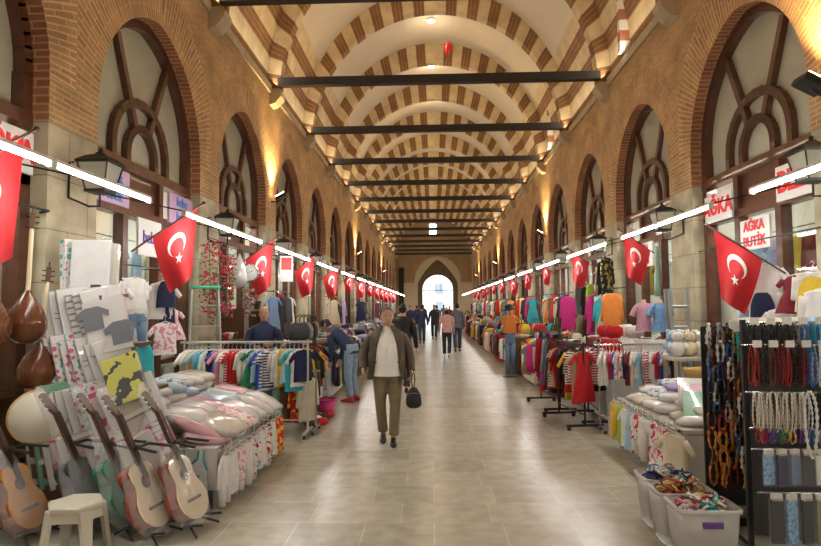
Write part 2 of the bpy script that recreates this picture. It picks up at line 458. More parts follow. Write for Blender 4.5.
# street outside the gate
mb = MB(); mb.quad([(-14, ys + .6, -.005), (14, ys + .6, -.005), (14, ys + 30, -.005), (-14, ys + 30, -.005)])
struct(mb.build('ground_street', pm('street_paving', (.5, .5, .48), .8)))
mb = MB(); mb.box((1, ys + 26, 2.8), (16, 1, 5.6), 0)
for i in range(5):
    for j in range(2): mb.box((-5 + i * 3., ys + 25.48, 1.6 + j * 2.3), (1.1, .06, 1.3), 1)
bd = mb.build('building', [pm('facade', (.7, .7, .68), .8), pm('facade_glass', (.25, .3, .34), .3)])
tag(bd, 'pale house front with two rows of windows outside the far gate', 'building')
tr = MB()
for i in range(6): tr.tube([(gc - 1.3 + i * .52, ys + 1.0, 3.0), (gc - 1.3 + i * .52, ys + 1.0, 3.3 + math.sin(PI * (i + .5) / 6) * .9)], .02, 5)
tr.tube([(gc - 1.4, ys + 1., 3.1), (gc + 1.4, ys + 1., 3.1)], .03, 5); tr.tube([(gc - 1.2, ys + 1., 3.7), (gc + 1.2, ys + 1., 3.7)], .02, 5)
struct(tr.build('trim_gate_grille', M_black))

# ---- arch windows and shop fronts
M_pane = pm('lunette_glass', (.42, .40, .31), .22, var=.12, scale=1.5, spec=.6)
def glassmat(name, tint=(.9, .95, .95), mixf=.10):
    m = D.materials.new(name); nt, b = nodes(m)
    tr_ = nt.nodes.new('ShaderNodeBsdfTransparent'); tr_.inputs[0].default_value = (*tint, 1)
    gl = nt.nodes.new('ShaderNodeBsdfGlossy'); gl.inputs['Roughness'].default_value = .03
    mx = nt.nodes.new('ShaderNodeMixShader'); mx.inputs[0].default_value = mixf
    nt.links.new(tr_.outputs[0], mx.inputs[1]); nt.links.new(gl.outputs[0], mx.inputs[2])
    nt.links.new(mx.outputs[0], nt.nodes['Material Output'].inputs[0])
    return m
M_glass = glassmat('shop_glass')
def archwire(mb, x, hw, sp, z0, rise, c, r, n=14, mi=0):
    pts = [(x, c - hw, z0)] + [(x, c + hw * math.cos(PI - PI * i / n), sp + rise * math.sin(PI * i / n)) for i in range(n + 1)] + [(x, c + hw, z0)]
    # rectangular section swept along the path
    for i in range(len(pts) - 1):
        a, b = Vector(pts[i]), Vector(pts[i + 1]); d = b - a
        if d.length < 1e-5: continue
        ang = math.atan2(d.z, d.y)
        mb.box(tuple((a + b) / 2), (.07, d.length + r, r * 1.6), mi, rot=(ang, 0, 0))
def make_window(side):
    """returns list of (name, mesh, mat) in bay-local coordinates, y=0 at bay centre"""
    s = SG(side); x = WX(side, .22)
    f = MB()
    for i in range(len(AP) - 1):                  # frame following the arch
        (a, z, _), (b, z2, _) = AP[i], AP[i + 1]
        d = math.hypot(b - a, z2 - z)
        k = .96
        f.box((x, (a + b) / 2 * k, SP + ((z + z2) / 2 - SP) * k), (.14, d + .02, .10), 0, rot=(math.atan2(z2 - z, b - a), 0, 0))
    zt = 3.3
    for y in (-HA + .06, HA - .06): f.box((x, y, SP / 2), (.14, .12, SP), 0)
    for y in (-.44, .44): f.box((x, y, zt / 2), (.12, .11, zt), 0)
    f.box((x, 0, zt), (.16, 2 * HA, .12)); f.box((x, 0, 2.77), (.14, 2 * HA, .10)); f.box((x, 0, .2), (.14, 2 * HA, .4))
    for sg in (-1, 1): f.box((x, sg * .85, .95), (.09, .8, .06))
    t = MB()
    archwire(t, x, .66, 3.55, zt, .60, 0, .06); archwire(t, x, .34, 3.5, zt, .34, 0, .06)
    for sg in (-1, 1):
        a = Vector((x, sg * .16, zt + .50)); b = Vector((x, sg * .62, zt + 1.50)); d = b - a
        t.box(tuple((a + b) / 2), (.07, .085, d.length), 0, rot=(-math.atan2(d.y, d.z), 0, 0))
    pl = MB()
    P = [(y * .97, SP + (z - SP) * .97) for y, z, _ in AP]
    pl.add([(x + s * .04, y, z) for y, z in P] + [(x + s * .04, P[-1][0], zt), (x + s * .04, P[0][0], zt)], [tuple(range(len(P) + 2))])
    wp = MB(); wp.box((x + s * .02, 0, (zt + 2.77) / 2), (.05, .78, .42))
    gp = MB()
    for y, w in ((-.86, .74), (.86, .74)): gp.box((x + s * .02, y, 1.58), (.012, w, 2.3))
    gp.box((x + s * .02, 0, 1.58), (.012, .78, 2.3))
    return [('window_frame', f, M_wood, .006), ('tracery', t, M_wood, .006), ('lunette_pane', pl, M_pane, 0), ('transom_panel', wp, M_wood, 0), ('shop_glass', gp, M_glass, 0)]
WN = 0
for side in 'LR':
    ms = [(n, m.mesh(n), mt) for n, m, mt, _ in make_window(side)]
    for n, me, mt in ms: me.materials.append(mt)
    for k in range(K0, K1 + 1):
        WN += 1
        root = D.objects.new('window_%d' % WN, ms[0][1]); root.location = (0, yc(k), 0); root['kind'] = 'structure'; COL.objects.link(root)
        for n, me, mt in ms[1:]:
            o = D.objects.new(n, me); o.parent = root; COL.objects.link(o)

# ---- camera
cam_d = D.cameras.new('camera'); cam = D.objects.new('camera', cam_d); COL.objects.link(cam)
cam_d.sensor_width = 36; cam_d.lens = 590. / 821 * 36; cam_d.clip_end = 300; cam_d.clip_start = .05
r = Vector((0.999308, 0.03635975, -0.00784152)); u = Vector((0.00986491, -0.05580799, 0.99839278)); fw = Vector((-0.03586369, 0.99777925, 0.05612806))
cam.matrix_world = Matrix(((r.x, u.x, -fw.x, 0), (r.y, u.y, -fw.y, 0), (r.z, u.z, -fw.z, 1.65), (0, 0, 0, 1)))
bpy.context.scene.camera = cam
# ================================================================ LIGHTS
SC = bpy.context.scene
SC.view_settings.view_transform = 'Standard'; SC.view_settings.look = 'None'; SC.view_settings.gamma = 1; SC.view_settings.use_curve_mapping = False
SC.view_settings.exposure = 0.75
SC.cycles.use_denoising = True
SC.cycles.max_bounces = 6; SC.cycles.transparent_max_bounces = 16
try: SC.cycles.use_light_tree = True
except Exception: pass
SC.cycles.sample_clamp_indirect = 6
w = D.worlds.new('sky'); SC.world = w; w.use_nodes = True
w.node_tree.nodes['Background'].inputs[0].default_value = (.92, .96, 1, 1); w.node_tree.nodes['Background'].inputs[1].default_value = 2.2
M_tube = pm('led_tube', (.9, .95, 1), .4, emit=46, ecol=(1., .97, .92))
M_lampwhite = pm('ceiling_lamp', (.9, .85, .75), .4, emit=14, ecol=(1., .9, .72))
# LED battens
bays = range(-3, 14)
tub = MB().box((0, 0, 0), (.026, 1.30, .026)).mesh('tube'); tub.materials.append(M_tube)
hou = MB().box((0, 0, .026), (.04, 1.33, .022)).box((0, .655, 0), (.04, .03, .045)).box((0, -.655, 0), (.04, .03, .045)).mesh('housing'); hou.materials.append(M_white)
brm = {}
for side in 'LR':
    b_ = MB().tube([(0, 0, .045), (SG(side) * 1.10, 0, .30)], .008, 5).mesh('bracket'); b_.materials.append(M_black); brm[side] = b_
for side in 'LR':
    x = -2.46 if side == 'L' else 2.7
    nm = 'left' if side == 'L' else 'right'
    for k in bays:
        t = thing('led_batten_light', 'white LED tube pair hung before the %s shop fronts, %s of the line' % (nm, ORD[k + 3]), 'ceiling light', (x, yc(k) + .04, 2.59), group='LED tubes along the %s shop fronts' % nm)
        for dy in (-.67, .67):
            o = D.objects.new('tube', tub); o.parent = t; o.location = (0, dy, 0); COL.objects.link(o)
            o = D.objects.new('housing', hou); o.parent = t; o.location = (0, dy, 0); COL.objects.link(o)
        for dy in (-1.0, 1.0):
            o = D.objects.new('bracket', brm[side]); o.parent = t; o.location = (0, dy, 0); COL.objects.link(o)
# ceiling lamps at the crown of each bay
dm = MB().lathe([(.11, 0), (.12, .02), (.0001, .025)], 16).mesh('diffuser'); dm.materials.append(M_lampwhite)
rm = MB().lathe([(.16, .03), (.16, .0), (.12, -.012), (.11, .01)], 20, caps=(True, False)).mesh('trim_ring'); rm.materials.append(M_white)
for k in range(0, 14):
    z = ZT - .1 + BV - .03
    t = thing('ceiling_light', 'small round lamp at the vault crown, %s from the camera' % ORD[k], 'ceiling light', (CX - .1, yc(k), z), group='round lamps along the vault crown')
    for n, me in (('diffuser', dm), ('trim_ring', rm)):
        o = D.objects.new(n, me); o.parent = t; COL.objects.link(o)
    l = D.lights.new('crown_lamp', 'POINT'); l.energy = 12; l.color = (1, .82, .58); l.shadow_soft_size = .1
    o = D.objects.new('crown_lamp', l); o.location = (CX - .1, yc(k), z - .5); COL.objects.link(o)
# uplighters on pillars
for i, (side, y, z) in enumerate((('L', 12.11, 3.95), ('L', 25.63, 3.95), ('L', 39.15, 3.95), ('R', 5.35, 3.62), ('R', 18.87, 3.95), ('R', 32.4, 3.95), ('R', 45.9, 3.95), ('L', -1.41, 3.9))):
    s = SG(side); x = WX(side) - s * .22
    t = thing('uplighter', 'black flood lamp aimed up from the %s arcade pillar, %s' % ('left' if side == 'L' else 'right', ['nearest of its side', 'middle one of its side', 'farthest of its side', 'nearest of its side', 'second of its side', 'third of its side', 'farthest of its side', 'behind'][i]), 'flood lamp', (x, y, z))
    MB().box((0, 0, 0), (.24, .22, .07), rot=(0, s * .5, 0)).build('lamp_head', M_black, t, bevel=.01)
    MB().box((s * .02, 0, .042), (.2, .18, .012), rot=(0, s * .5, 0)).build('lens', pm('uplight_lens', (1, .8, .5), .4, emit=10, ecol=(1, .72, .36)), t)
    MB().tube([(0, 0, -.03), (s * .08, 0, -.1), (s * .23, 0, -.1)], .015, 6).build('bracket', M_black, t)
    l = D.lights.new('uplight', 'SPOT'); l.energy = 260; l.color = (1, .68, .32); l.spot_size = math.radians(95); l.spot_blend = .8; l.shadow_soft_size = .06
    o = D.objects.new('uplight', l); o.location = (x - s * .0, y, z + .1); o.rotation_euler = (0, PI + s * .12, 0); COL.objects.link(o)

# unseen fill lights added above the cornice ledges to brighten the vault
for side in 'LR':
    for j in range(4):
        l = D.lights.new('vault_fill', 'AREA'); l.shape = 'RECTANGLE'; l.size = .12; l.size_y = 13.5; l.energy = 64; l.color = (1, .86, .66)
        o = D.objects.new('vault_fill', l); o.location = (WX(side) - SG(side) * .10, 2.5 + 13.6 * j, ZC + .2); COL.objects.link(o)
        o.rotation_euler = (0, PI - SG(side) * .75, 0)
# ================================================================ PROP LIBRARY
def polyline_lerp(tab, z):
    for i in range(len(tab) - 1):
        a, b = tab[i], tab[i + 1]
        if z <= b[0]:
            t = 0 if b[0] == a[0] else max(0, (z - a[0]) / (b[0] - a[0]))
            return [a[j] + (b[j] - a[j]) * t for j in range(1, len(a))]
    return list(tab[-1][1:])
HEADT = [(0, .026, .03, -.052), (.012, .044, .05, -.043), (.035, .056, .07, -.028), (.065, .064, .083, -.012), (.095, .070, .09, -.004), (.125, .074, .095, .002),
         (.155, .074, .096, .006), (.185, .066, .086, .009), (.21, .047, .062, .01), (.228, .016, .02, .01)]
M_skin = pm('skin', (.52, .28, .19), .5); M_skin2 = pm('skin_pale', (.5, .28, .19), .5)
M_eye = pm('eye_white', (.7, .68, .64), .3); M_pup = pm('eye_dark', (.03, .02, .015), .2); M_lip = pm('lip', (.30, .10, .08), .5)
M_shoe = pm('black_shoe', (.012, .011, .01), .3)
def hand(mb, w, d, n, side, curl=.35, L=1., spread=.0):
    d = Vector(d).normalized(); n = Vector(n); n = (n - d * n.dot(d)).normalized(); l = d.cross(n).normalized() * side   # l points to the thumb side
    w = Vector(w)
    rings = []
    for t, hw, ht in ((-.01, .026, .02), (.02, .034, .017), (.05, .041, .015), (.085, .040, .012), (.095, .034, .009)):
        c = w + d * t * L; r = []
        for k in range(10):
            a = 2 * PI * k / 10; r.append(tuple(c + l * math.cos(a) * hw * L + n * math.sin(a) * ht * L))
        rings.append(r)
    mb.loft(rings)
    for i, (off, ln) in enumerate(((.030, .9), (.010, 1.0), (-.011, .93), (-.030, .75))):
        p = w + d * .078 * L + l * off * L; dd = d.copy(); pts = [tuple(p)]; ang = curl * .6
        for sl in (.040, .026, .020):
            dd = (Matrix.Rotation(ang * 1., 3, l) @ dd) if True else dd
            if dd.dot(n) < 0 and ang > 0: dd = (Matrix.Rotation(-2 * ang, 3, l) @ dd)
            p = p + dd * sl * ln * L; pts.append(tuple(p)); ang = curl
        mb.tube(pts, [.0095 * L, .009 * L, .008 * L, .0065 * L], 7)
    p = w + d * .02 * L + l * .028 * L; dd = (d * .62 + l * .68 + n * .3).normalized(); pts = [tuple(w + d * .01 * L + l * .01 * L), tuple(p)]
    for sl in (.036, .028):
        p = p + dd * sl * L; pts.append(tuple(p)); dd = (dd + d * .5 - l * .15).normalized()
    mb.tube(pts, [.014 * L, .0135 * L, .011 * L, .009 * L], 7)
def person(label, loc, rotz=0., H=1.70, name='person', pose=None, top='shirt', c_top=None, c_jacket=None, c_trs=None, c_hair=None, hairstyle='short', skin=None, shoes=None,
           belly=0., fat=1., vox=.011, faces=True, lean=0., turn=0., grp=None, skirt=None, nod=0.):
    P = dict(shL=(.185, .01, 1.385), elL=(.235, .03, 1.10), wrL=(.255, -.05, .86), shR=(-.185, .01, 1.385), elR=(-.235, .03, 1.10), wrR=(-.255, -.05, .86),
             hipL=(.09, 0, .88), knL=(.10, -.02, .47), anL=(.10, .03, .085), hipR=(-.09, 0, .88), knR=(-.10, -.02, .47), anR=(-.10, .03, .085), palm=(1, 0, 0))
    P.update(pose or {})
    skin = skin or M_skin
    root = thing(name, label, 'person', loc, (0, 0, rotz), grp); root.scale = (H / 1.70,) * 3
    RL = Matrix.Rotation(lean, 3, 'X'); hz = Vector((0, 0, .92))
    def U(p):                                     # upper body bends at the hip
        p = Vector(p); 
        t = min(1, max(0, (p.z - .86) / .14)); R = Matrix.Rotation(lean * t, 3, 'X')
        return tuple(R @ (p - hz) + hz)
    def UR(rings): return [[U(q) for q in r] for r in rings]
    head0 = Vector((0, -.01, 1.472)); RT = Matrix.Rotation(turn, 3, 'Z') @ Matrix.Rotation(nod, 3, 'X')
    def Hd(x, y, z): return U(RT @ Vector((x, y, z)) + head0)
    def headring(z, k=1., n=18):
        a, b, yo = polyline_lerp(HEADT, z)
        return [Hd(a * k * math.cos(2 * PI * j / n), yo + b * k * math.sin(2 * PI * j / n), z) for j in range(n)]
    b = MB()
    b.loft([headring(z[0]) for z in HEADT])
    # nose, brow, ears
    b.loft([[Hd(x * .5, -.088 - .0 * x, .122), Hd(-x * .5, -.088, .122), Hd(-x, -.07, .118), Hd(x, -.07, .118)] for x in (.012,)] +
           [[Hd(.015, -.122, .078), Hd(-.015, -.122, .078), Hd(-.020, -.08, .072), Hd(.020, -.08, .072)]], sm=False)
    b.tube([Hd(-.045, -.078, .128), Hd(0, -.092, .13), Hd(.045, -.078, .128)], .009, 6)
    for s in (-1, 1): b.ball(Hd(s * .076, .01, .098), (.012, .02, .032), 8)
    b.tube([U((0, .03, 1.37)), U((0, .018, 1.44)), Hd(0, .01, .05)], [.075, .058, .056], 12)
    tor = [(.80, .10, .09, 0), (.86, .155, .11, 0), (.95, .155, .105, 0), (1.05, .14, .095, 0), (1.18, .155, .105, 0), (1.30, .175, .11, .005), (1.38, .165, .085, .01), (1.43, .08, .06, .02)]
    b.loft(UR([ring((0, yo, z), a * fat, bb * fat, 16) for z, a, bb, yo in tor]))
    for s in 'LR':
        sh, el, wr = P['sh' + s], P['el' + s], P['wr' + s]
        sh = U(sh)
        el_, wr_ = (U(el), U(wr)) if not P.get('raw') else (el, wr)
        sh = tuple(Vector(sh) + Vector((0, 0, -.03)))
        b.tube([sh, tuple((Vector(sh) + Vector(el_)) / 2), el_, tuple(Vector(el_) * .7 + Vector(wr_) * .3), wr_], [.052, .045, .038, .036, .026], 10)
        d = Vector(wr_) - Vector(el_)
        pn = P['palm']; pn = (-1, 0, 0) if s == 'L' else (1, 0, 0)
        sd = 1 if s == 'L' else -1
        hand(b, wr_, d, pn, -sd if P.get('flip' + s) else sd, P.get('curl' + s, .35))
        hp, kn, an = P['hip' + s], P['kn' + s], P['an' + s]
        b.tube([hp, tuple((Vector(hp) + Vector(kn)) / 2), kn, tuple(Vector(kn) * .65 + Vector(an) * .35), an], [.09, .078, .054, .054, .036], 10)
    body = b.build('body', skin, root)
    m = body.modifiers.new('r', 'REMESH'); m.mode = 'VOXEL'; m.voxel_size = vox; m.use_smooth_shade = True
    if faces:
        for s in (-1, 1):
            MB().ball(Hd(s * .030, -.083, .110), (.0125, .008, .0075), 8).build('eye', M_eye, root)
            MB().ball(Hd(s * .030, -.0905, .110), (.0055, .003, .0055), 8).build('iris', M_pup, root)
            MB().tube([Hd(s * .016, -.096, .124), Hd(s * .032, -.094, .130), Hd(s * .048, -.082, .124)], .0045, 5).build('eyebrow', c_hair or M_pup, root)
        MB().ball(Hd(0, -.100, .042), (.024, .006, .005), 8).build('mouth', M_lip, root)
    # hair
    hb = MB(); n = 24; rings = []
    lo = {'short': (.178, .105, .045), 'bald': (.3, .105, .05), 'long': (.185, .02, -.09), 'fringe': (.165, .06, .01), 'receding': (.196, .10, .045)}[hairstyle]
    if hairstyle != 'bald':
        for t in (0, .15, .35, .6, .85, 1.):
            r = []
            for j in range(n):
                w = 2 * PI * j / n; f = -math.sin(w)      # 1 at the front
                zb = lo[1] + (lo[0] - lo[1]) * max(0, f) ** .7 if f > 0 else lo[1] + (lo[2] - lo[1]) * (-f) ** .7
                z = zb + (.236 - zb) * t
                a, bb, yo = polyline_lerp(HEADT, min(.215, max(.07, z)))
                k = 1.11 if t > 0 else 1.04
                if t == 1: a, bb, yo = .012, .014, .01
                elif t >= .85: k = 1.10
                r.append(Hd(a * k * math.cos(w), yo + bb * k * math.sin(w), z + (.006 if t == 1 else 0)))
            rings.append(r)
        hb.loft(rings, caps=(False, True))
        hb.build('hair', c_hair or M_pup, root, subsurf=1)
    else:
        for t in (0, .5, 1.):
            r = []
            for j in range(n):
                w = PI * (j / (n - 1)) * 1.1 - .157; z = .055 + .075 * t
                a, bb, yo = polyline_lerp(HEADT, z); r.append(Hd(a * 1.05 * math.cos(w), yo + bb * 1.05 * math.sin(w), z))
            rings.append(r)
        hb.loft(rings, caps=(False, False), closed=False); hb.build('hair', c_hair or M_pup, root)
    # trousers
    t = MB(); q = 1.16 * fat
    if skirt is None:
        t.loft([ring((0, 0, z), a * fat, bb * fat, 16) for z, a, bb in ((.79, .11, .09), (.83, .165, .12), (.90, .172, .122), (.97, .165, .115 + belly * .5), (1.01, .158, .11 + belly * .5))])
        for s in 'LR':
            hp, kn, an = (Vector(P[k + s]) for k in ('hip', 'kn', 'an'))
            t.tube([tuple(hp), tuple((hp + kn) / 2), tuple(kn), tuple(kn * .6 + an * .4), tuple(an * .92 + kn * .08)], [.092 * fat, .082 * fat, .068, .066, .066], 12)
        o = t.build('trousers', c_trs, root)
        m = o.modifiers.new('r', 'REMESH'); m.mode = 'VOXEL'; m.voxel_size = max(vox, .012); m.use_smooth_shade = True
    else:
        t.loft([ring((0, 0, z), a, bb, 20) for z, a, bb in ((.35, .24, .2), (.6, .21, .17), (.85, .175, .13), (1.0, .15, .11))], caps=(False, False)); t.build('skirt', c_trs, root)
    for s in 'LR':
        an, kn = Vector(P['an' + s]), Vector(P['kn' + s])
        tip = P.get('toe' + s, 0.)
        sb = MB(); z0 = 0
        RR = Matrix.Rotation(tip, 3, 'X')
        rings = []
        for y, a, z, h in ((.075, .022, .035, .03), (.06, .036, .045, .045), (.02, .040, .05, .05), (-.04, .038, .04, .042), (-.09, .045, .032, .032), (-.145, .042, .026, .026), (-.18, .024, .02, .018)):
            rr = []
            for k in range(10):
                w = 2 * PI * k / 10
                v = RR @ Vector((a * math.cos(w), y, z + h * math.sin(w) - .085))
                rr.append(tuple(v + an + Vector((0, 0, 0))))
            rings.append(rr)
        sb.loft(rings); sb.build('shoe', shoes or M_shoe, root)
    # shirt
    sh = MB()
    prof = [(.845, .182, .135 + belly * .6), (.93, .165, .118 + belly * .5), (1.0, .165, .118 + belly), (1.10, .160, .116 + belly), (1.2, .168, .120 + belly * .6), (1.30, .182, .122), (1.37, .180, .10), (1.415, .13, .082), (1.445, .075, .066), (1.462, .068, .064)]
    sh.loft(UR([ring((0, .01 if z > 1.36 else -belly * .35, z), a * fat, bb * fat, 20) for z, a, bb in prof]), caps=(False, False))
    def sleeve(mb, k0, k1, short=False, mi=0):
        for s in 'LR':
            a = Vector(U(P['sh' + s])); e_, w_ = (Vector(U(P['el' + s])), Vector(U(P['wr' + s]))) if not P.get('raw') else (Vector(P['el' + s]), Vector(P['wr' + s]))
            if short: mb.tube([tuple(a * .8 + Vector((0, 0, .28))), tuple(a * .9 + e_ * .1), tuple(a * .4 + e_ * .6)], [.045 * k0, .064 * k0, .056 * k0], 12, mi)
            else: a = a - Vector((0, 0, .032)); ain = Vector(U((P['sh' + s][0] * .70, P['sh' + s][1], P['sh' + s][2] - .018))); mb.tube([tuple(ain), tuple(a * .93 + e_ * .07), tuple((a + e_) / 2), tuple(e_), tuple((e_ + w_) / 2), tuple(w_ * .97 + e_ * .03)], [.045 * k0, .064 * k0, .060 * k0, .054 * k1, .050 * k1, .042 * k1], 12, mi)
    if top != 'jacket_open': sleeve(sh, 1.0, 1.0, top == 'tee')
    so = sh.build('jacket' if top == 'jacket' else 'shirt', c_top, root, subsurf=1)
    if top == 'jacket_open':
        # shirt placket, collar
        MB().tube([U((0, -.125 - belly * 1.35, z)) if z < 1.2 else U((0, -.118 - belly * .5 + (z - 1.2) * .14, z)) for z in (.95, 1.02, 1.1, 1.18, 1.26, 1.34)], .004, 5).build('placket', pm('shirt_seam', (.52, .5, .45), .8), root)
        cb = MB()
        for s in (-1, 1): cb.loft([[U((s * .012, -.075, 1.455)), U((s * .055, -.045, 1.475)), U((s * .075, .02, 1.48)), U((s * .05, .065, 1.48))], [U((s * .042, -.108, 1.40)), U((s * .082, -.062, 1.425)), U((s * .092, .02, 1.44)), U((s * .055, .08, 1.45))]], caps=(False, False), closed=False)
        cb.build('collar', c_top, root).modifiers.new('s', 'SOLIDIFY').thickness = .006
        # open jacket: an arc that leaves the front free
        j = MB(); rings = []; n = 22
        for z, a, bb, g in ((.80, .225, .175, .80), (.88, .215, .168, .76), (1.0, .210, .162, .72), (1.12, .202, .155, .66), (1.24, .200, .150, .58), (1.33, .200, .135, .44), (1.385, .180, .112, .42), (1.42, .13, .092, .42), (1.45, .085, .078, .50), (1.475, .088, .082, .62)):
            r = []
            for i in range(n + 1):
                w = -PI / 2 + g + (2 * PI - 2 * g) * i / n
                wob = 1 + .02 * math.sin(i * 2.3 + z * 17)
                r.append((a * fat * wob * math.cos(w), -belly * .3 + bb * (1 + belly) * wob * math.sin(w), z))
            rings.append([U(q_) for q_ in r])
        j.loft(rings, caps=(False, False), closed=False)
        jo = j.build('jacket', c_jacket, root, subsurf=1); so2 = jo.modifiers.new('s', 'SOLIDIFY'); so2.thickness = .012
        sl = MB(); sleeve(sl, 1.12, 1.18); sl.build('jacket_sleeves', c_jacket, root, subsurf=1)
        for s in (-1, 1):
            MB().box(U((s * .165, -.128, 1.0)), (.10, .012, .012), rot=(0, s * .5, s * .75)).build('pocket_flap', pm('jacket_dark', (.05, .04, .025), .7), root)
    return root

# ---- flags
M_flag = pm('flag_red', (.62, .012, .02), .65, var=.1, scale=3, sheen=.2); M_fw = pm('flag_white', (.85, .83, .80), .7)
def make_flag(s):
    """pole runs from the wall (x = s*.75) out to x = 0; local origin is the pole's outer tip. s=+1: wall is on +x"""
    A = Vector((0, 0, 0)); B = Vector((s * .70, .0, -.55))
    parts = []
    pole = MB(); pole.tube([tuple(A - (B - A) * .06), tuple(B)], .011, 7); pole.ball(tuple(A - (B - A) * .07), .02, 8)
    L = .72
    def F(u, v, off=0.):
        p = A + (B - A) * (.03 + .66 * u)
        gather = 1 - .52 * v ** 1.3
        x = p.x * gather + (-s * .0) * v + s * .06 * v; z = p.z * (1 - .30 * v) - v * L * (1.0 + .10 * (1 - u)) - .01
        y = .055 * math.sin(u * 7 + v * 1.5) * (.3 + v) + .03 * math.sin(v * 5 + u * 3)
        return Vector((x, y + off, z))
    cl = MB(); n, m = 14, 20
    vs = [tuple(F(i / n, j / m)) for j in range(m + 1) for i in range(n + 1)]
    cl.add(vs, [(j * (n + 1) + i, j * (n + 1) + i + 1, (j + 1) * (n + 1) + i + 1, (j + 1) * (n + 1) + i) for j in range(m) for i in range(n)], 0, True)
    def patch(tris):
        mb = MB()
        for off in (-.006, .006):
            for t in tris: mb.add([tuple(F(u, v, off)) for u, v in t], [tuple(range(len(t)))], 0, True)
        return mb
    # crescent: outer circle centred (.5,.36), inner circle shifted to the fly
    cr = []; N = 28; ro, ri = .245, .196; sh = .062; kx, kv = 1.0, .74
    def pt(r, a, dv=0.): return (.5 + r * math.cos(a) * kx, .36 + dv + r * math.sin(a) * kv)
    # intersection angle of the circles (measured about the outer centre)
    ca = (ro * ro + sh * sh - ri * ri) / (2 * ro * sh); a0 = math.acos(max(-1, min(1, ca)))
    ia = math.atan2(ro * math.sin(a0), ro * math.cos(a0) - sh)
    for k in range(N):
        t0, t1 = k / N, (k + 1) / N
        def oo(t): a = PI / 2 + a0 + (2 * PI - 2 * a0) * t; return pt(ro, a)
        def ii(t): a = PI / 2 + ia + (2 * PI - 2 * ia) * t; return pt(ri, a, sh * kv)
        cr.append([oo(t0), oo(t1), ii(t1), ii(t0)])
    st = []; c = (.5, .36 + .27 * kv + .02)
    for k in range(5):
        a = -PI / 2 + PI + 2 * PI * k / 5 + .3
        def sp(r, a): return (c[0] + r * math.cos(a) * kx, c[1] + r * math.sin(a) * kv)
        st.append([c, sp(.045, a - PI / 5), sp(.118, a), sp(.045, a + PI / 5)])
    out = [('flagpole', pole, M_wood), ('cloth', cl, M_flag), ('crescent', patch(cr), M_fw), ('star', patch(st), M_fw)]
    res = []
    for n_, mb_, mt in out:
        me = mb_.mesh(n_); me.materials.append(mt); res.append((n_, me))
    return res
FLAGM = {'L': make_flag(-1), 'R': make_flag(1)}
def place(items, root):
    for n_, me in items:
        o = D.objects.new(n_, me); o.parent = root; COL.objects.link(o)
for side in 'LR':
    s = SG(side); nm = 'left' if side == 'L' else 'right'
    for k in range(-1, 12):
        y = ((6.42 if k == 0 else 5.95) if side == 'R' else 6.15) + PB * k + (.15 if side == 'L' else -.1) + random.uniform(-.12, .12)
        if side == 'L': y += .28
        if side == 'L' and k == -1: y = 3.72
        x = WX(side) - s * .70; sz = (.92 if k == 0 else .86) if side == 'R' else 1.
        t = thing('flag', 'red flag with white crescent and star hanging before the %s shops, %s from the camera' % (nm, ORD[k + 1]), 'flag',
                  (x, y, (2.43 if side == 'R' and k == 0 else 2.82) + random.uniform(-.03, .03)), (0, 0, random.uniform(-.12, .12)), 'red flags along the %s arcade' % nm)
        t.rotation_euler[2] = -s * .55 + random.uniform(-.1, .1) * (1 + 2.5 * (k > 2))
        if k > 2: sz *= random.uniform(.72, 1.0)
        t.scale = (sz,) * 3
        place(FLAGM[side], t)
# ---- pillar lanterns
def lantern_parts():
    fr = MB(); r0, r1 = .10, .165
    c = lambda r, z: [(r, r, z), (-r, r, z), (-r, -r, z), (r, -r, z)]
    for (x, y) in ((1, 1), (-1, 1), (-1, -1), (1, -1)): fr.tube([(x * r0, y * r0, 0), (x * r1, y * r1, .30)], .010, 4)
    fr.box((0, 0, 0), (.23, .23, .03)); fr.box((0, 0, .305), (.36, .36, .025))
    cap = MB(); cap.loft([c(.185, .32), c(.11, .38), c(.045, .41), c(.03, .43)], sm=False); cap.ball((0, 0, .455), .028, 8)
    gl = MB(); gl.loft([c(.095, .015), c(.158, .295)], sm=False)
    bl = MB(); bl.lathe([(.02, .03), (.025, .1), (.045, .15), (.03, .2), (.005, .215)], 10)
    bk = MB(); bk.tube([(0, 0, -.02), (0, 0, -.16), (.12, 0, -.16), (.35, 0, -.06), (.35, 0, .33), (.30, 0, .33)], .014, 6)
    return [('frame', fr, M_black), ('cap', cap, M_black), ('glass', gl, pm('lantern_glass', (.42, .40, .30), .25, alpha=.75)), ('bulb', bl, M_white), ('bracket', bk, M_black)]
LAN = []
for n_, mb_, mt in lantern_parts():
    me = mb_.mesh(n_); me.materials.append(mt); LAN.append((n_, me))
for side in 'LR':
    s = SG(side); nm = 'left' if side == 'L' else 'right'
    for k in range(0, 13):
        t = thing('wall_lantern', 'black four-sided glass lantern bracketed to the %s pillars, %s from the camera' % (nm, ORD[k]), 'lantern', (WX(side) - s * .31, 5.35 + PB * k - .1, 2.72),
                  (0, 0, 0 if s > 0 else PI), 'lanterns on the %s pillars' % nm)
        t.scale = (.84,) * 3
        place(LAN, t)

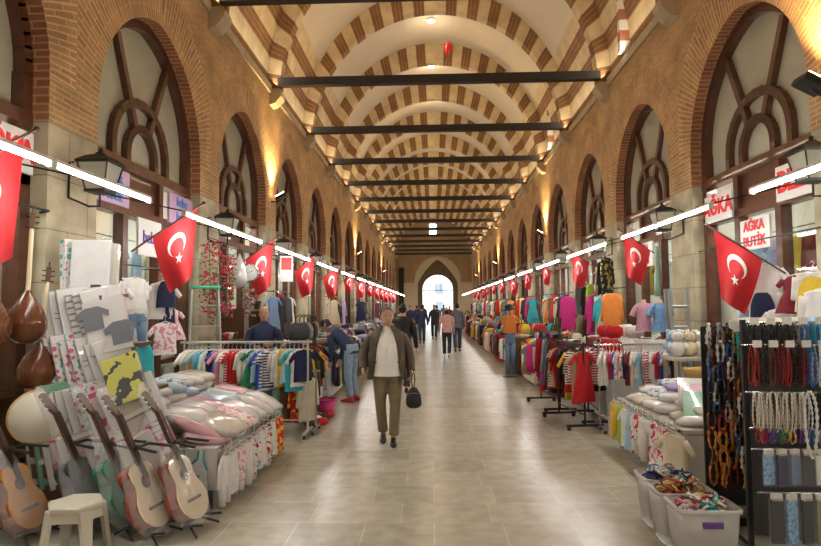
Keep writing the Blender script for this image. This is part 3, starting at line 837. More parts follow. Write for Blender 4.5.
# ---- garments (hook at the origin, cloth in the XZ plane)
def gring(cx, z, a, b, n=12, ph=0., amp=.0):
    return [(cx + a * math.cos(2 * PI * k / n), b * math.sin(2 * PI * k / n) * (1 + amp * math.sin(k * 2.6 + ph)), z + .004 * math.sin(k * 2 + ph)) for k in range(n)]
def garment_mesh(kind, w=.26, h=.34, seed=0):
    rnd = random.Random(seed); mb = MB(); ph = rnd.uniform(0, 6); z0 = -.07; hw = w / 2
    def body(prof, amp=.35):
        mb.loft([gring(0, z0 - h * t, hw * k, .022 + .02 * min(1, t * 2), 14, ph + t * 2, amp) for t, k in prof], caps=(True, False))
    def sleeve(sx, L, ang, r=.035):
        a = Vector((sx * hw * .82, 0, z0 - .045)); d = Vector((sx * math.sin(ang), 0, -math.cos(ang))); rings = []
        for t in (0, .33, .66, 1.):
            c = a + d * L * t; q = Vector((d.z, 0, -d.x))
            rings.append([tuple(c + q * r * (1 - .25 * t) * math.cos(2 * PI * k / 8) + Vector((0, 1, 0)) * .017 * math.sin(2 * PI * k / 8)) for k in range(8)])
        mb.loft(rings)
    if kind == 'tee':
        body([(0, .35), (.03, .75), (.1, .95), (.35, .92), (.7, .98), (1, 1.02)]); [sleeve(s, h * .34, .75) for s in (-1, 1)]
    elif kind == 'romper':
        body([(0, .35), (.03, .7), (.1, .9), (.35, .9), (.6, .95)])
        for s in (-1, 1):
            sleeve(s, h * .5, .25, .03)
            mb.loft([gring(s * hw * .5, z0 - h * t, hw * k, .03, 8, ph) for t, k in ((.52, .5), (.75, .42), (1., .36))])
    elif kind == 'dress':
        body([(0, .32), (.03, .6), (.12, .75), (.35, .7), (.6, 1.05), (1, 1.45)], .6); [sleeve(s, h * .22, .8, .032) for s in (-1, 1)]
    elif kind == 'vest':
        body([(0, .45), (.05, .55), (.2, .75), (.4, .9), (.7, .95), (1, 1.0)])
    elif kind == 'trousers':
        mb.loft([gring(0, z0 - h * t, hw * k, .03, 12, ph) for t, k in ((0, .72), (.06, .76), (.2, .85), (.3, .85))])
        for s in (-1, 1): mb.loft([gring(s * hw * (.42 + .1 * t), z0 - h * t, hw * k, .03, 10, ph) for t, k in ((.24, .46), (.6, .36), (1., .3))])
    elif kind == 'coat':
        body([(0, .3), (.02, .7), (.06, .95), (.3, .9), (.6, 1.0), (1, 1.12)]); [sleeve(s, h * .6, .16, .055) for s in (-1, 1)]
    elif kind == 'scarf':
        mb.loft([gring(.02 * math.sin(t * 6 + ph), z0 + .06 - h * t, hw * (.55 + .45 * t), .02, 10, ph + t * 3, .8) for t in (0, .15, .4, .7, 1.)])
    return mb
GM = {}
def gmesh(kind, w, h, seed=0):
    key = (kind, w, h, seed)
    if key not in GM:
        me = garment_mesh(*key).mesh(kind); me.materials.append(None); GM[key] = me
    return GM[key]
hgm = MB().tube([(-.11, 0, -.085), (-.05, 0, -.06), (0, 0, -.045), (.05, 0, -.06), (.11, 0, -.085)], .006, 5).tube([(0, 0, -.05), (0, 0, -.01), (.015, 0, .012), (.0, 0, .028), (-.016, 0, .012)], .003, 4).mesh('hanger'); hgm.materials.append(M_white)
hbm = hgm.copy(); hbm.materials.clear(); hbm.materials.append(M_black)
GN = {'tee': 'baby T-shirt', 'romper': 'romper', 'dress': 'dress', 'vest': 'sleeveless vest', 'trousers': 'trousers', 'coat': 'long coat', 'scarf': 'scarf'}
GO = {'tee': 'baby_shirt', 'romper': 'baby_romper', 'dress': 'dress', 'vest': 'vest', 'trousers': 'trousers', 'coat': 'coat', 'scarf': 'scarf'}
def garment(kind, mat, loc, rz, label, group, w=.26, h=.34, seed=0, hanger='w', tilt=0., name=None, cat=None, sc=1.):
    o = D.objects.new(name or GO[kind], gmesh(kind, w, h, seed)); COL.objects.link(o); o.location = loc; o.rotation_euler = (tilt, 0, rz)
    if sc != 1.: o.scale = (sc,) * 3
    omat(o, mat); tag(o, label, cat or ('clothing' if kind != 'scarf' else 'scarf'), group)
    if hanger:
        hh = D.objects.new('hanger', hgm if hanger == 'w' else hbm); hh.parent = o; hh.scale = (w / .26,) * 3; COL.objects.link(hh)
    return o
CC = {}
def cm(name, col, **k):
    n = name.replace(' ', '_') + '_cloth'
    CC[name] = pm(n, col, .85, var=.08, scale=14, **k); return CC[name]
for n_, c in (('red', (.55, .015, .02)), ('royal blue', (.02, .08, .42)), ('white', (.75, .74, .71)), ('pale blue', (.38, .58, .74)), ('green', (.03, .28, .12)), ('navy', (.015, .02, .07)),
              ('pink', (.72, .30, .38)), ('yellow', (.75, .52, .05)), ('turquoise', (.03, .40, .48)), ('black', (.012, .012, .014)), ('grey', (.28, .28, .29)), ('beige', (.52, .42, .28)),
              ('dark red', (.20, .012, .02)), ('magenta', (.50, .015, .18)), ('denim blue', (.13, .21, .33)), ('cream', (.68, .60, .44)), ('brown', (.14, .07, .035)), ('orange', (.62, .20, .03)),
              ('lilac', (.45, .36, .62)), ('charcoal', (.05, .052, .058)), ('lime green', (.32, .55, .06)), ('khaki', (.22, .19, .10)), ('olive', (.09, .09, .04)), ('mint', (.35, .62, .52))):
    cm(n_, c)
R_, W_, B_, N_ = (.55, .015, .02), (.75, .74, .71), (.02, .08, .42), (.015, .02, .07)
CC['red and white striped'] = patt('red_white_stripes', 'stripe', R_, W_, 9)
CC['navy and white striped'] = patt('navy_white_stripes', 'stripe', N_, W_, 9)
CC['blue and white striped'] = patt('blue_white_stripes', 'stripe', (.05, .2, .55), W_, 7)
CC['pink dotted'] = patt('pink_dots', 'dots', (.6, .08, .2), (.78, .62, .64), 26, thr=.35)
CC['red and white printed'] = patt('red_white_print', 'blot', W_, R_, 22, thr=.55, c3=(.5, .1, .15))
CC['blue and white printed'] = patt('blue_white_print', 'blot', W_, (.1, .25, .55), 20, thr=.55, c3=(.7, .5, .1))
CC['multicoloured printed'] = patt('multi_print', 'vor', (.7, .1, .1), (.72, .7, .66), 30, thr=.3, c3=(.08, .2, .5))
CC['black and yellow printed'] = patt('black_yellow_print', 'blot', (.02, .02, .02), (.65, .5, .05), 14, thr=.55)
CC['red and yellow printed'] = patt('red_yellow_print', 'blot', (.6, .03, .02), (.8, .55, .05), 16, thr=.52)
CC['pale pink'] = pm('pale_pink_cloth', (.76, .52, .54), .85, var=.1, scale=10)
CC['pink and white printed'] = patt('pink_white_print', 'blot', (.78, .74, .70), (.70, .25, .35), 24, thr=.53)
BABY = ['red', 'white', 'royal blue', 'white', 'pale blue', 'navy', 'white', 'red', 'green', 'blue and white striped', 'white', 'turquoise', 'royal blue', 'red and white striped', 'white', 'pale blue', 'navy and white striped', 'yellow', 'white', 'pink']

# clothes rail: posts and feet; local x along the rail, centred
def clothes_rail(label, loc, rz, L=1.6, h=1.2, mat=None, low=True, name='clothes_rail', grp=None, rails=1):
    t = thing(name, label, 'clothes rack', loc, (0, 0, rz), grp); m = mat or M_chrome
    MB().tube([(-L / 2 - .05, 0, h), (L / 2 + .05, 0, h)], .014, 8).build('top_rail', m, t)
    for s in (-1, 1):
        MB().tube([(s * L / 2, 0, .06), (s * L / 2, 0, h + .03)], .014, 8).build('upright', m, t)
        MB().box((s * L / 2, 0, .065), (.035, .5, .03)).build('foot_bar', m, t)
        for q in (-1, 1):
            MB().lathe([(.028, -.012), (.028, .012)], 12, (s * L / 2, q * .22, .028), rot=(0, PI / 2, 0)).build('caster', M_black, t)
    if low: MB().tube([(-L / 2, 0, .2), (L / 2, 0, .2)], .01, 6).build('lower_bar', m, t)
    return t
# table with cloth-like skirt or bare legs
def stall_table(label, loc, dx, dy, h, top_m, leg_m, skirt=None, grp=None, name='stall_table'):
    t = thing(name, label, 'table', loc, (0, 0, 0), grp)
    MB().box((0, 0, h - .02), (dx, dy, .04)).build('tabletop', top_m, t, bevel=.006)
    for sx in (-1, 1):
        for sy in (-1, 1): MB().box((sx * (dx / 2 - .05), sy * (dy / 2 - .05), (h - .04) / 2), (.04, .04, h - .04)).build('leg', leg_m, t)
    if skirt:
        mb = MB(); pts = []
        n = 40
        for k in range(n):
            w = 2 * PI * k / n; c, s_ = math.cos(w), math.sin(w)
            e = .12; pts.append((dx / 2 * 1.02 * math.copysign(abs(c) ** e, c), dy / 2 * 1.02 * math.copysign(abs(s_) ** e, s_)))
        rings = [[(x * (1 + .015 * math.sin(k * 2.3) * t_), y * (1 + .015 * math.cos(k * 2.9) * t_), (h + .004) * (1 - t_) + .04 * t_) for k, (x, y) in enumerate(pts)] for t_ in (0, .3, .65, 1)]
        mb.loft(rings, caps=(False, False)); mb.add([(x, y, h + .004) for x, y in pts], [tuple(range(n))])
        mb.build('table_skirt', skirt, t)
    return t
# soft folded pack (quilt, folded clothes)
def soft_mesh(sx, sy, sz, seed=0, e=3.2, wr=.06):
    rnd = random.Random(seed); mb = MB(); n = 20; rings = []; a1, a2, a3 = (rnd.uniform(0, 6) for _ in range(3))
    for i, t in enumerate((-1, -.86, -.5, 0, .5, .86, 1)):
        k = (1 - abs(t) ** 3) ** .4 if abs(t) < 1 else .0
        k = max(k, .35) if abs(t) < 1 else .55
        if abs(t) == 1: k = .62
        r = []
        for j, p in enumerate(ring((0, 0, 0), sx / 2 * k, sy / 2 * k, n, e=e)):
            f = 1 + wr * math.sin(j * 2.1 + a1 + t * 2)
            r.append((p[0] * f, p[1] * f, sz / 2 * t + sz * wr * 1.2 * math.sin(p[0] * 14 / max(sx, .1) * .3 + a2) * (1 if t > 0 else .3)))
        rings.append(r)
    mb.loft(rings); return mb
SM = {}
def soft(name, mat, loc, rot, label, group, size=(.4, .3, .08), seed=0, cat='clothing', sc=1.):
    key = (size, seed)
    if key not in SM:
        me = soft_mesh(*size, seed).mesh(name); me.materials.append(None); SM[key] = me
    o = D.objects.new(name, SM[key]); COL.objects.link(o); o.location = loc; o.rotation_euler = rot; omat(o, mat); tag(o, label, cat, group)
    if sc != 1.: o.scale = (sc,) * 3 if isinstance(sc, (int, float)) else sc
    return o
# ================================================================ MAIN MAN AND OTHER PEOPLE
c_white = pm('white_shirt', (.84, .83, .79), .8, var=.04, scale=12, bump=.3, bscale=25)
c_oliv = pm('olive_jacket', (.085, .062, .035), .6, var=.25, scale=12, bump=.6, bscale=30)
c_khak = pm('khaki_trousers', (.21, .17, .10), .8, var=.12, scale=14, bump=.5, bscale=22)
c_gray = pm('grey_hair', (.16, .15, .14), .7, var=.4, scale=60); c_blkh = pm('black_hair', (.012, .01, .009), .5)
c_blk = pm('black_fabric', (.014, .014, .016), .6, var=.2, scale=10); c_nav = pm('navy_fabric', (.02, .035, .09), .7, var=.15, scale=10)
c_pnk = pm('pink_fabric', (.62, .33, .30), .8, var=.1, scale=10); c_jean = pm('jeans_fabric', (.26, .38, .50), .8, var=.15, scale=16); c_dj = pm('dark_jeans', (.04, .06, .11), .8, var=.2, scale=16)
c_gry = pm('grey_fabric', (.12, .13, .15), .8, var=.15, scale=10)
man = person('grey-haired man in open olive jacket, white shirt and khaki trousers walking towards the camera', (-.55, 7.22, 0), .05, 1.645,
    pose=dict(shL=(.195, .01, 1.37), elL=(.285, .045, 1.10), wrL=(.30, -.06, .90), shR=(-.195, .01, 1.37), elR=(-.315, .05, 1.12), wrR=(-.30, -.15, .93), curlL=.9, curlR=.55,
              hipR=(-.085, 0, .88), knR=(-.09, .01, .475), anR=(-.06, .14, .10), toeR=.12, hipL=(.085, 0, .88), knL=(.095, -.06, .48), anL=(.075, -.09, .085)),
    top='jacket_open', c_top=c_white, c_jacket=c_oliv, c_trs=c_khak, c_hair=c_gray, hairstyle='receding', belly=.045, fat=1.13, vox=.0075, turn=.12, nod=.04)
# black hand bag in his left hand
t = thing('handbag', 'soft black hand bag with a wrist strap held by the man in the olive jacket', 'bag', (-.235, 7.10, .84), (0, 0, .15)); t.scale = (.78, .85, .92)
M_bag = pm('black_bag_leather', (.014, .012, .012), .5, var=.2, scale=14, bump=.4, bscale=40)
mb = MB(); mb.loft([ring((.01 + .0 * z, 0, z), a, b, 16, e=2.6) for z, a, b in ((-.44, .03, .02), (-.43, .10, .05), (-.38, .125, .065), (-.30, .12, .06), (-.22, .09, .045), (-.175, .05, .03), (-.165, .02, .015))])
mb.build('pouch', M_bag, t, subsurf=1)
MB().tube([(-.01, 0, -.17), (-.025, 0, -.08), (-.01, 0, .0), (.005, 0, .015), (.02, 0, .0), (.03, 0, -.08), (.02, 0, -.17)], .008, 6).build('strap', M_bag, t)
MB().tube([(-.085, -.04, -.25), (0, -.052, -.235), (.10, -.04, -.25)], .004, 5).build('zip', M_chrome, t)

wk = dict(knR=(-.09, .03, .48), anR=(-.07, .17, .12), toeR=.25, knL=(.09, -.09, .48), anL=(.08, -.14, .085))
wk2 = dict(knL=(.09, .03, .48), anL=(.07, .17, .12), toeL=.25, knR=(-.09, -.09, .48), anR=(-.08, -.14, .085))
fold = dict(elL=(.27, -.02, 1.12), wrL=(.12, -.22, 1.12), elR=(-.27, -.02, 1.12), wrR=(-.12, -.22, 1.08))
def far(label, x, y, rz, H, **k):
    return person(label, (x, y, 0), rz, H, vox=k.pop('vox', .016), faces=k.pop('faces', False), **k)
far('bald man in a dark blue shirt standing behind the white baby clothes rail', -2.58, 9.0, .25, 1.66, faces=True, vox=.012, top='jacket', c_top=c_nav, c_trs=c_blk, c_hair=c_gray, hairstyle='bald', pose=fold)
far('person in a black leather jacket walking just behind the man in the olive jacket', -.56, 11.3, PI, 1.70, top='jacket', c_top=c_blk, c_trs=c_blk, c_hair=c_blkh, pose=wk)
far('person in a pink top and black trousers walking away down the aisle', .47, 19.2, PI, 1.60, top='tee', c_top=c_pnk, c_trs=c_blk, c_hair=c_blkh, hairstyle='long', pose=wk, shoes=M_white)
far('person in a dark grey jacket walking away beside the one in pink', .90, 21.4, PI, 1.74, top='jacket', c_top=c_gry, c_trs=c_dj, c_hair=c_blkh, pose=wk2)
far('person in a dark navy jacket, nearer of the pair in the middle of the aisle', -.45, 26.0, PI, 1.68, top='jacket', c_top=c_nav, c_trs=c_dj, c_hair=c_blkh, pose=wk2)
far('person in a black coat, farther of the pair in the middle of the aisle', .10, 29.5, 0, 1.72, top='jacket', c_top=c_blk, c_trs=c_blk, c_hair=c_blkh, pose=wk)
far('person in a long blue coat before the left stalls deep in the hall', -1.15, 31.0, .3, 1.70, top='jacket', c_top=c_nav, c_trs=c_blk, c_hair=c_blkh)
far('person with a pale head and dark jacket before the right stalls deep in the hall', 1.35, 33.0, PI, 1.72, top='jacket', c_top=c_gry, c_trs=c_blk, c_hair=c_gray, pose=wk)
far('person in white walking through the far gate', .15, 47.5, PI, 1.72, top='jacket', c_top=c_white, c_trs=c_gry, c_hair=c_blkh, pose=wk2, vox=.025)
far('person in dark clothes, left of those at the far gate', -.65, 44.0, PI, 1.74, top='jacket', c_top=c_blk, c_trs=c_blk, c_hair=c_blkh, pose=wk, vox=.025)
far('person in red before the far gate', 1.25, 42.0, 0, 1.66, top='jacket', c_top=CC['dark red'], c_trs=c_blk, c_hair=c_blkh, pose=wk, vox=.025)
far('person in a grey coat, right of those at the far gate', 1.0, 50.0, PI, 1.76, top='jacket', c_top=c_gry, c_trs=c_dj, c_hair=c_blkh, pose=wk, vox=.025)
far('person in a brown jacket in the aisle ahead of the far gate', .3, 37.5, PI, 1.7, top='jacket', c_top=c_oliv, c_trs=c_dj, c_hair=c_blkh, pose=wk, vox=.02)
far('person in navy far down the aisle near the left stalls', -1.0, 38.5, PI, 1.7, top='jacket', c_top=c_nav, c_trs=c_dj, c_hair=c_blkh, pose=wk2, vox=.02)
# bending customer
pb = far('person in pale blue jeans and dark blue top bending over a stall on the left', -1.42, 10.35, -1.9, 1.68, top='jacket', c_top=c_nav, c_trs=c_jean, c_hair=c_blkh, lean=.85, hairstyle='fringe', shoes=pm('red_shoe', (.4, .03, .03), .5), vox=.014,
    pose=dict(elL=(.22, -.2, 1.10), wrL=(.18, -.38, .98), elR=(-.22, -.2, 1.10), wrR=(-.18, -.38, .98)))
# ================================================================ LEFT SIDE, NEAR STALLS
rnd = random.Random(21)
M_net = pm('white_panel', (.60, .58, .54), .7); M_legw = pm('painted_leg', (.5, .49, .46), .5)
M_film = pm('clear_film', (.85, .87, .88), .12, alpha=.24, spec=.8); M_filmp = pm('pack_film', (.85, .87, .88), .1, alpha=.07, spec=.8)
M_tan = pm('guitar_top', (.74, .62, .40), .3, coat=.5); M_red = pm('guitar_side', (.26, .045, .02), .25, coat=.6); M_neck = pm('guitar_neck', (.10, .045, .02), .4); M_dark = pm('rosewood', (.03, .016, .01), .4)
# ---- guitars, front facing +x side, leaning back on stands
def guitar_outline(n=40, L=.49, w=.185):
    pts = []
    for k in range(n):                            # z from 0 (bottom) to L, half widths
        t = k / (n - 1); hwid = w * (math.sin(PI * min(1, t / .60 + .0) * .5) ** .55 if t < .30 else 1)
        pts.append(t)
    prof = [(0, .0), (.012, .07), (.04, .12), (.09, .165), (.15, .184), (.21, .176), (.27, .142), (.31, .124), (.35, .126), (.40, .138), (.44, .134), (.47, .105), (.487, .06), (.49, .0)]
    return [(x, z) for z, x in prof] + [(-x, z) for z, x in prof[-2:0:-1]]
def guitar(label, loc, rot, c_top, c_side, group='guitars in clear film on stands'):
    t = thing('guitar', label, 'guitar', loc, rot, group)
    ol = guitar_outline()
    b = MB(); b.prism(ol, .095); b.build('body', c_side, t, bevel=.004)
    tp = MB().at((0, -.050, .0)); tp.prism([(x * .985, .245 + (z - .245) * .985) for x, z in ol], .006); tp.build('soundboard', c_top, t)
    MB().lathe([(.046, 0), (.046, .003)], 20, (0, -.054, .335), rot=(PI / 2, 0, 0)).build('sound_hole', M_dark, t)
    MB().box((0, -.058, .15), (.16, .012, .022)).build('bridge', M_dark, t)
    MB().box((0, -.058, .66), (.054, .022, .40)).build('neck', M_neck, t)
    MB().box((0, -.071, .60), (.052, .006, .50)).build('fingerboard', M_dark, t)
    hs = MB(); hs.prism([(-.028, 0), (.028, 0), (.038, .04), (.036, .17), (.015, .185), (-.015, .185), (-.036, .17), (-.038, .04)], .016)
    hd = hs.build('headstock', M_neck, t, (0, -.05, .855), (-.22, 0, 0))
    for s in (-1, 1):
        for k in range(3): MB().lathe([(.007, 0), (.007, .02)], 8, (s * .036, 0, .05 + k * .045), rot=(0, s * PI / 2, 0)).build('tuning_peg', M_white, hd)
    for k in range(6): MB().tube([(-.020 + k * .008, -.066, .15), (-.018 + k * .0072, -.077, .86)], .0008, 3).build('string', M_chrome, t)
    f = MB(); rings = []
    for z, a, bb in ((-.03, .06, .04), (0, .17, .07), (.1, .205, .075), (.2, .195, .078), (.3, .165, .075), (.42, .15, .07), (.52, .10, .06), (.62, .055, .045), (.85, .05, .045), (1.04, .06, .04), (1.10, .03, .02)):
        rings.append([(a * (1 + .05 * math.sin(j * 3.1 + z * 30)) * math.cos(2 * PI * j / 18), bb * (1 + .08 * math.cos(j * 2.3 + z * 23)) * math.sin(2 * PI * j / 18) - .01, z) for j in range(18)])
    f.loft(rings); f.build('clear_bag', M_film, t)
    return t
def gstand(label, loc, rz, group='black guitar stands'):
    t = thing('guitar_stand', label, 'stand', loc, (0, 0, rz), group)
    MB().tube([(0, .12, .10), (0, .20, .62), (0, .17, .66)], .010, 6).build('pole', M_black, t)
    MB().tube([(-.10, -.04, .64), (-.07, .13, .66), (.07, .13, .66), (.10, -.04, .64)], .011, 6).build('neck_yoke', M_black, t)
    MB().tube([(0, .12, .14), (-.16, -.10, .02)], .009, 6).build('leg', M_black, t)
    MB().tube([(0, .12, .14), (.16, -.10, .02)], .009, 6).build('leg', M_black, t)
    MB().tube([(0, .12, .14), (0, .34, .02)], .009, 6).build('leg', M_black, t)
    MB().tube([(-.13, -.13, .10), (-.13, .02, .08), (.13, .02, .08), (.13, -.13, .10)], .010, 6).build('cradle', M_black, t)
    return t
GR = 1.0
gl = [((-1.76, 4.40, .08), M_tan, M_red, 'cream-topped guitar with red-brown side, nearest the aisle'),
      ((-1.97, 4.24, .08), M_tan, M_red, 'cream-topped guitar with red-brown side, second from the aisle'),
      ((-2.22, 4.36, .08), pm('green_body', (.04, .26, .13), .3, coat=.4), pm('green_side', (.02, .14, .07), .3, coat=.4), 'green guitar in a clear bag behind the white stool'),
      ((-2.50, 4.36, .08), pm('slate_body', (.07, .08, .11), .3, coat=.4), pm('slate_side', (.03, .033, .045), .3, coat=.4), 'dark slate guitar in a clear bag beside the green one'),
      ((-2.88, 4.22, .07), pm('amber_top', (.62, .28, .05), .3, coat=.5), M_red, 'amber guitar with red side, farthest from the aisle')]
for i, (loc, a, b, lb) in enumerate(gl):
    rz = 1.42 + .03 * i
    guitar(lb, loc, (-.46, 0, rz), a, b)
    gstand('black guitar stand under the ' + ['aisle-side cream guitar', 'second cream guitar', 'green guitar', 'dark slate guitar', 'amber guitar'][i], (loc[0], loc[1], 0), rz)
# ---- frame drum behind them
t = thing('frame_drum', 'round frame drum with cream skin and golden rim behind the slate guitar', 'drum', (-2.98, 4.52, .62), (-.32, -.3, .65))
MB().lathe([(.19, -.03), (.21, -.03), (.21, .035), (.195, .035)], 32, (0, 0, .21), rot=(PI / 2, 0, 0), caps=(False, False)).build('rim', pm('golden_rim', (.50, .33, .10), .4), t)
MB().lathe([(.0001, .0), (.196, .0), (.196, .006)], 32, (0, -.028, .21), rot=(PI / 2, 0, 0)).build('skin', pm('drum_skin', (.72, .66, .54), .5), t)
# wooden stool-like box it stands on
t = thing('wooden_crate', 'brown wooden crate under the frame drum', 'crate', (-3.02, 4.70, 0))
for z in (.08, .24, .40, .56): MB().box((0, 0, z), (.46, .36, .11)).build('board', M_neck, t)
for s in (-1, 1): MB().box((s * .2, 0, .31), (.04, .37, .61)).build('post', M_dark, t)
# ---- plastic stool
t = thing('plastic_stool', 'cream white plastic stool with hexagonal top before the guitars', 'stool', (-2.40, 3.96, 0), (0, 0, .1))
M_stool = pm('cream_plastic', (.62, .58, .48), .45)
hexr = lambda r, z: [(r * math.cos(PI / 3 * k), r * math.sin(PI / 3 * k), z) for k in range(6)]
MB().loft([hexr(.17, .315), hexr(.185, .33), hexr(.185, .355), hexr(.17, .365)], sm=False).build('seat', M_stool, t, bevel=.004)
MB().loft([hexr(.175, .26), hexr(.168, .32)], sm=False, caps=(False, False)).build('apron', M_stool, t).modifiers.new('s', 'SOLIDIFY').thickness = .01
for k in range(4):
    a = PI / 4 + k * PI / 2; c, s = math.cos(a), math.sin(a); q = Matrix.Rotation(a, 3, 'Z')
    lm = MB()
    lm.loft([[tuple(q @ Vector(p)) for p in ((r - .018, -w, z), (r + .012, -w * .8, z), (r + .012, w * .8, z), (r - .018, w, z))] for r, w, z in ((.215, .028, 0), (.185, .040, .2), (.165, .05, .33))], sm=False)
    lm.build('leg', M_stool, t)
# ---- lutes hanging at the first pillar
M_bowl = patt('ribbed_bowl', 'vstripe', (.16, .055, .022), (.11, .035, .014), 22); M_bowl.node_tree.nodes['Principled BSDF'].inputs['Roughness'].default_value = .22
def lute(label, loc, rot, sc=1.):
    t = thing('lute', label, 'lute', loc, rot, 'lutes hung by their necks'); t.scale = (sc,) * 3
    b = MB(); b.lathe([(.004, 0), (.07, .012), (.13, .06), (.155, .13), (.150, .20), (.115, .29), (.065, .37), (.03, .42), (.02, .44)], 20, (0, 0, 0), sy=1.0); b.build('bowl', M_bowl, t)
    MB().tube([(0, -.0, .42), (0, 0, .95)], .018, 8).build('neck', M_tan, t)
    hb = MB().box((0, 0, 1.01), (.035, .022, .15)).build('pegbox', M_neck, t)
    for k in range(3): MB().tube([(-.05, 0, .96 + k * .045), (.05, 0, .96 + k * .045)], .006, 6).build('peg', M_dark, hb)
    MB().tube([(0, 0, 1.08), (0, .0, 1.13)], .006, 5).build('hanging_cord', M_black, t)
lute('brown bowl-backed lute hung high, left one of the upper pair', (-3.24, 4.20, 1.36), (0, 0, .2), 1.0)
lute('brown bowl-backed lute hung high beside the stone pillar', (-3.17, 4.50, 1.38), (.0, .03, .5), .95)
lute('paler bowl-backed lute hung lowest beside the stone pillar', (-3.20, 4.68, 1.00), (0, .08, .9), .92)
t = thing('hanging_rail', 'thin dark rail from which the lutes hang', 'rail', (-3.24, 4.3, 2.48))
MB().tube([(0, -.5, 0), (0, .55, 0)], .012, 6).build('rod', M_black, t); MB().tube([(0, .55, 0), (-.12, .62, 0)], .012, 6).build('hook', M_black, t)

# ---- stepped rack of boxed bedding against the first pillar
t = thing('display_rack', 'stepped rack carrying boxed baby bedding by the first stone pillar', 'shelf', (-2.72, 5.0, 0))
TI = [(1.78, .10, -2.74), (1.36, .0, -2.45), (1.00, -.08, -2.28), (.60, -.16, -2.10), (.24, -.30, -1.98)]
for z, dy, xr_ in TI: MB().box(((-3.12 + xr_) / 2 + 2.72, dy, z - .015), (xr_ + 3.12, .28, .03)).build('shelf_board', M_neck, t)
for px_, py_, h_ in ((-3.10, -.18, 1.76), (-2.76, -.02 - .16, 1.76), (-2.47, -.18, 1.34), (-2.30, -.2, .98), (-2.12, -.2, .58), (-3.10, -.40, .24)):
    MB().box((px_ + 2.72, py_, h_ / 2), (.03, .03, h_)).build('post', M_neck, t)
PK = {'white': pm('pack_white', (.68, .68, .66), .25, var=.06, scale=9, coat=.7), 'cream': pm('pack_cream', (.56, .52, .43), .3, coat=.6)}
PK['pink dotted'] = patt('pack_pink_dots', 'dots', (.60, .05, .18), (.72, .68, .66), 16, c3=(.10, .42, .40), rough=.25, thr=.42)
PK['grey striped'] = patt('pack_stripes', 'stripe', (.62, .60, .56), (.22, .21, .20), 6, rough=.3, thr=.72)
PK['teal dotted'] = patt('pack_teal_dots', 'dots', (.05, .35, .36), (.72, .70, .66), 14, c3=(.55, .1, .25), rough=.3, thr=.40)
PK['yellow and black'] = patt('pack_yellow_black', 'blot', (.03, .03, .03), (.62, .60, .10), 9, rough=.3, thr=.47)
PK['pale pink'] = pm('pack_pink', (.70, .42, .47), .25, var=.1, coat=.7); PK['green'] = pm('pack_green', (.12, .36, .20), .3, coat=.5)
PK['magenta'] = patt('pack_magenta', 'blot', (.55, .04, .16), (.72, .55, .58), 12, rough=.3)
def pack(label, loc, rot, w, h, d, key, pic=None, strap=True):
    t = thing('bedding_box', label, 'package', loc, rot, 'boxed bedding on the stepped rack')
    MB().box((0, 0, h / 2), (w, d, h)).build('carton', PK[key], t, bevel=.008)
    MB().box((0, 0, h / 2), (w + .012, d + .012, h + .012)).build('film', M_filmp, t)
    if pic == 'clothes':
        for sx, sz in ((-.09, .66), (.10, .30)):
            m = MB().at((sx, -d / 2 - .0085, h * sz)); m.prism([(-.075, -.09), (.075, -.09), (.075, .03), (.12, .0), (.13, .05), (.05, .10), (-.05, .10), (-.13, .05), (-.12, 0), (-.075, .03)], .003); m.build('printed_garment', pm('print_grey', (.16, .17, .20), .5), t)
    if pic == 'logo': MB().box((w * .18, -d / 2 - .0085, h * .1), (.08, .003, .03)).build('printed_mark', M_black, t)
    if pic == 'band': MB().box((0, -d / 2 - .0085, h * .5), (w * .9, .003, .05)).build('printed_band', PK['grey striped'], t)
    if pic == 'face':
        for sx in (-.22, .22): MB().lathe([(.03, 0), (.03, .003)], 12, (w * sx, -d / 2 - .009, h * .6), rot=(PI / 2, 0, 0)).build('printed_dot', PK['magenta'], t)
    return t
pack('tall white glossy bedding box on the top tier', (-2.92, 4.94, 1.79), (-.10, 0, .22), .31, .45, .07, 'white', 'logo')
pack('second white bedding box behind the tall one on the top tier', (-2.90, 5.04, 1.79), (-.10, 0, .22), .30, .43, .07, 'cream')
pack('narrow multicoloured dotted box at the pillar end of the top tier', (-3.10, 5.02, 1.79), (-.05, 0, 1.1), .22, .46, .08, 'teal dotted')
TIER = [(1.375, ['cream', 'white', 'white', 'grey striped', 'grey striped', 'white'], 'second', -3.10, .085, .40),
        (1.015, ['white', 'pink dotted', 'pink dotted', 'teal dotted', 'pink dotted', 'white', 'white', 'white'], 'third', -3.09, .085, .38),
        (.615, ['magenta', 'yellow and black', 'green', 'white', 'white', 'pink dotted', 'white', 'magenta', 'white', 'cream'], 'fourth', -3.06, .088, .40),
        (.255, ['cream', 'green', 'white', 'magenta', 'white', 'grey striped', 'pale pink', 'white', 'pink dotted', 'white', 'pale pink', 'white'], 'lowest', -3.02, .084, .40)]
for z, keys, tn, x0, st, hh in TIER:
    for i, k in enumerate(keys):
        pack('%s bedding box, %s from the pillar on the %s tier' % (k, ORD[i], tn), (x0 + i * st, 4.98 - (1.78 - z) * .24 - .006 * i, z + .02), (-.12, -.10 - .035 * i, .80 - .02 * i), .26, hh + .02 * (i % 3), .05, k, (None, 'band', 'face', None)[i % 4])
pack('white box picturing grey baby clothes, leaning on the second tier', (-2.58, 4.70, 1.30), (-.20, -.24, .25), .32, .44, .06, 'white', 'clothes')
pack('white box with a striped band half behind the grey clothes box', (-2.70, 4.82, 1.40), (-.15, -.12, .25), .28, .44, .06, 'white', 'band')
pack('yellow and black patterned box leaning on the third tier', (-2.36, 4.58, .92), (-.28, -.34, .25), .27, .38, .07, 'yellow and black')
pack('white box with two dark dots beside the yellow and black box', (-2.22, 4.66, .74), (-.28, -.42, .3), .26, .40, .06, 'white', 'face')
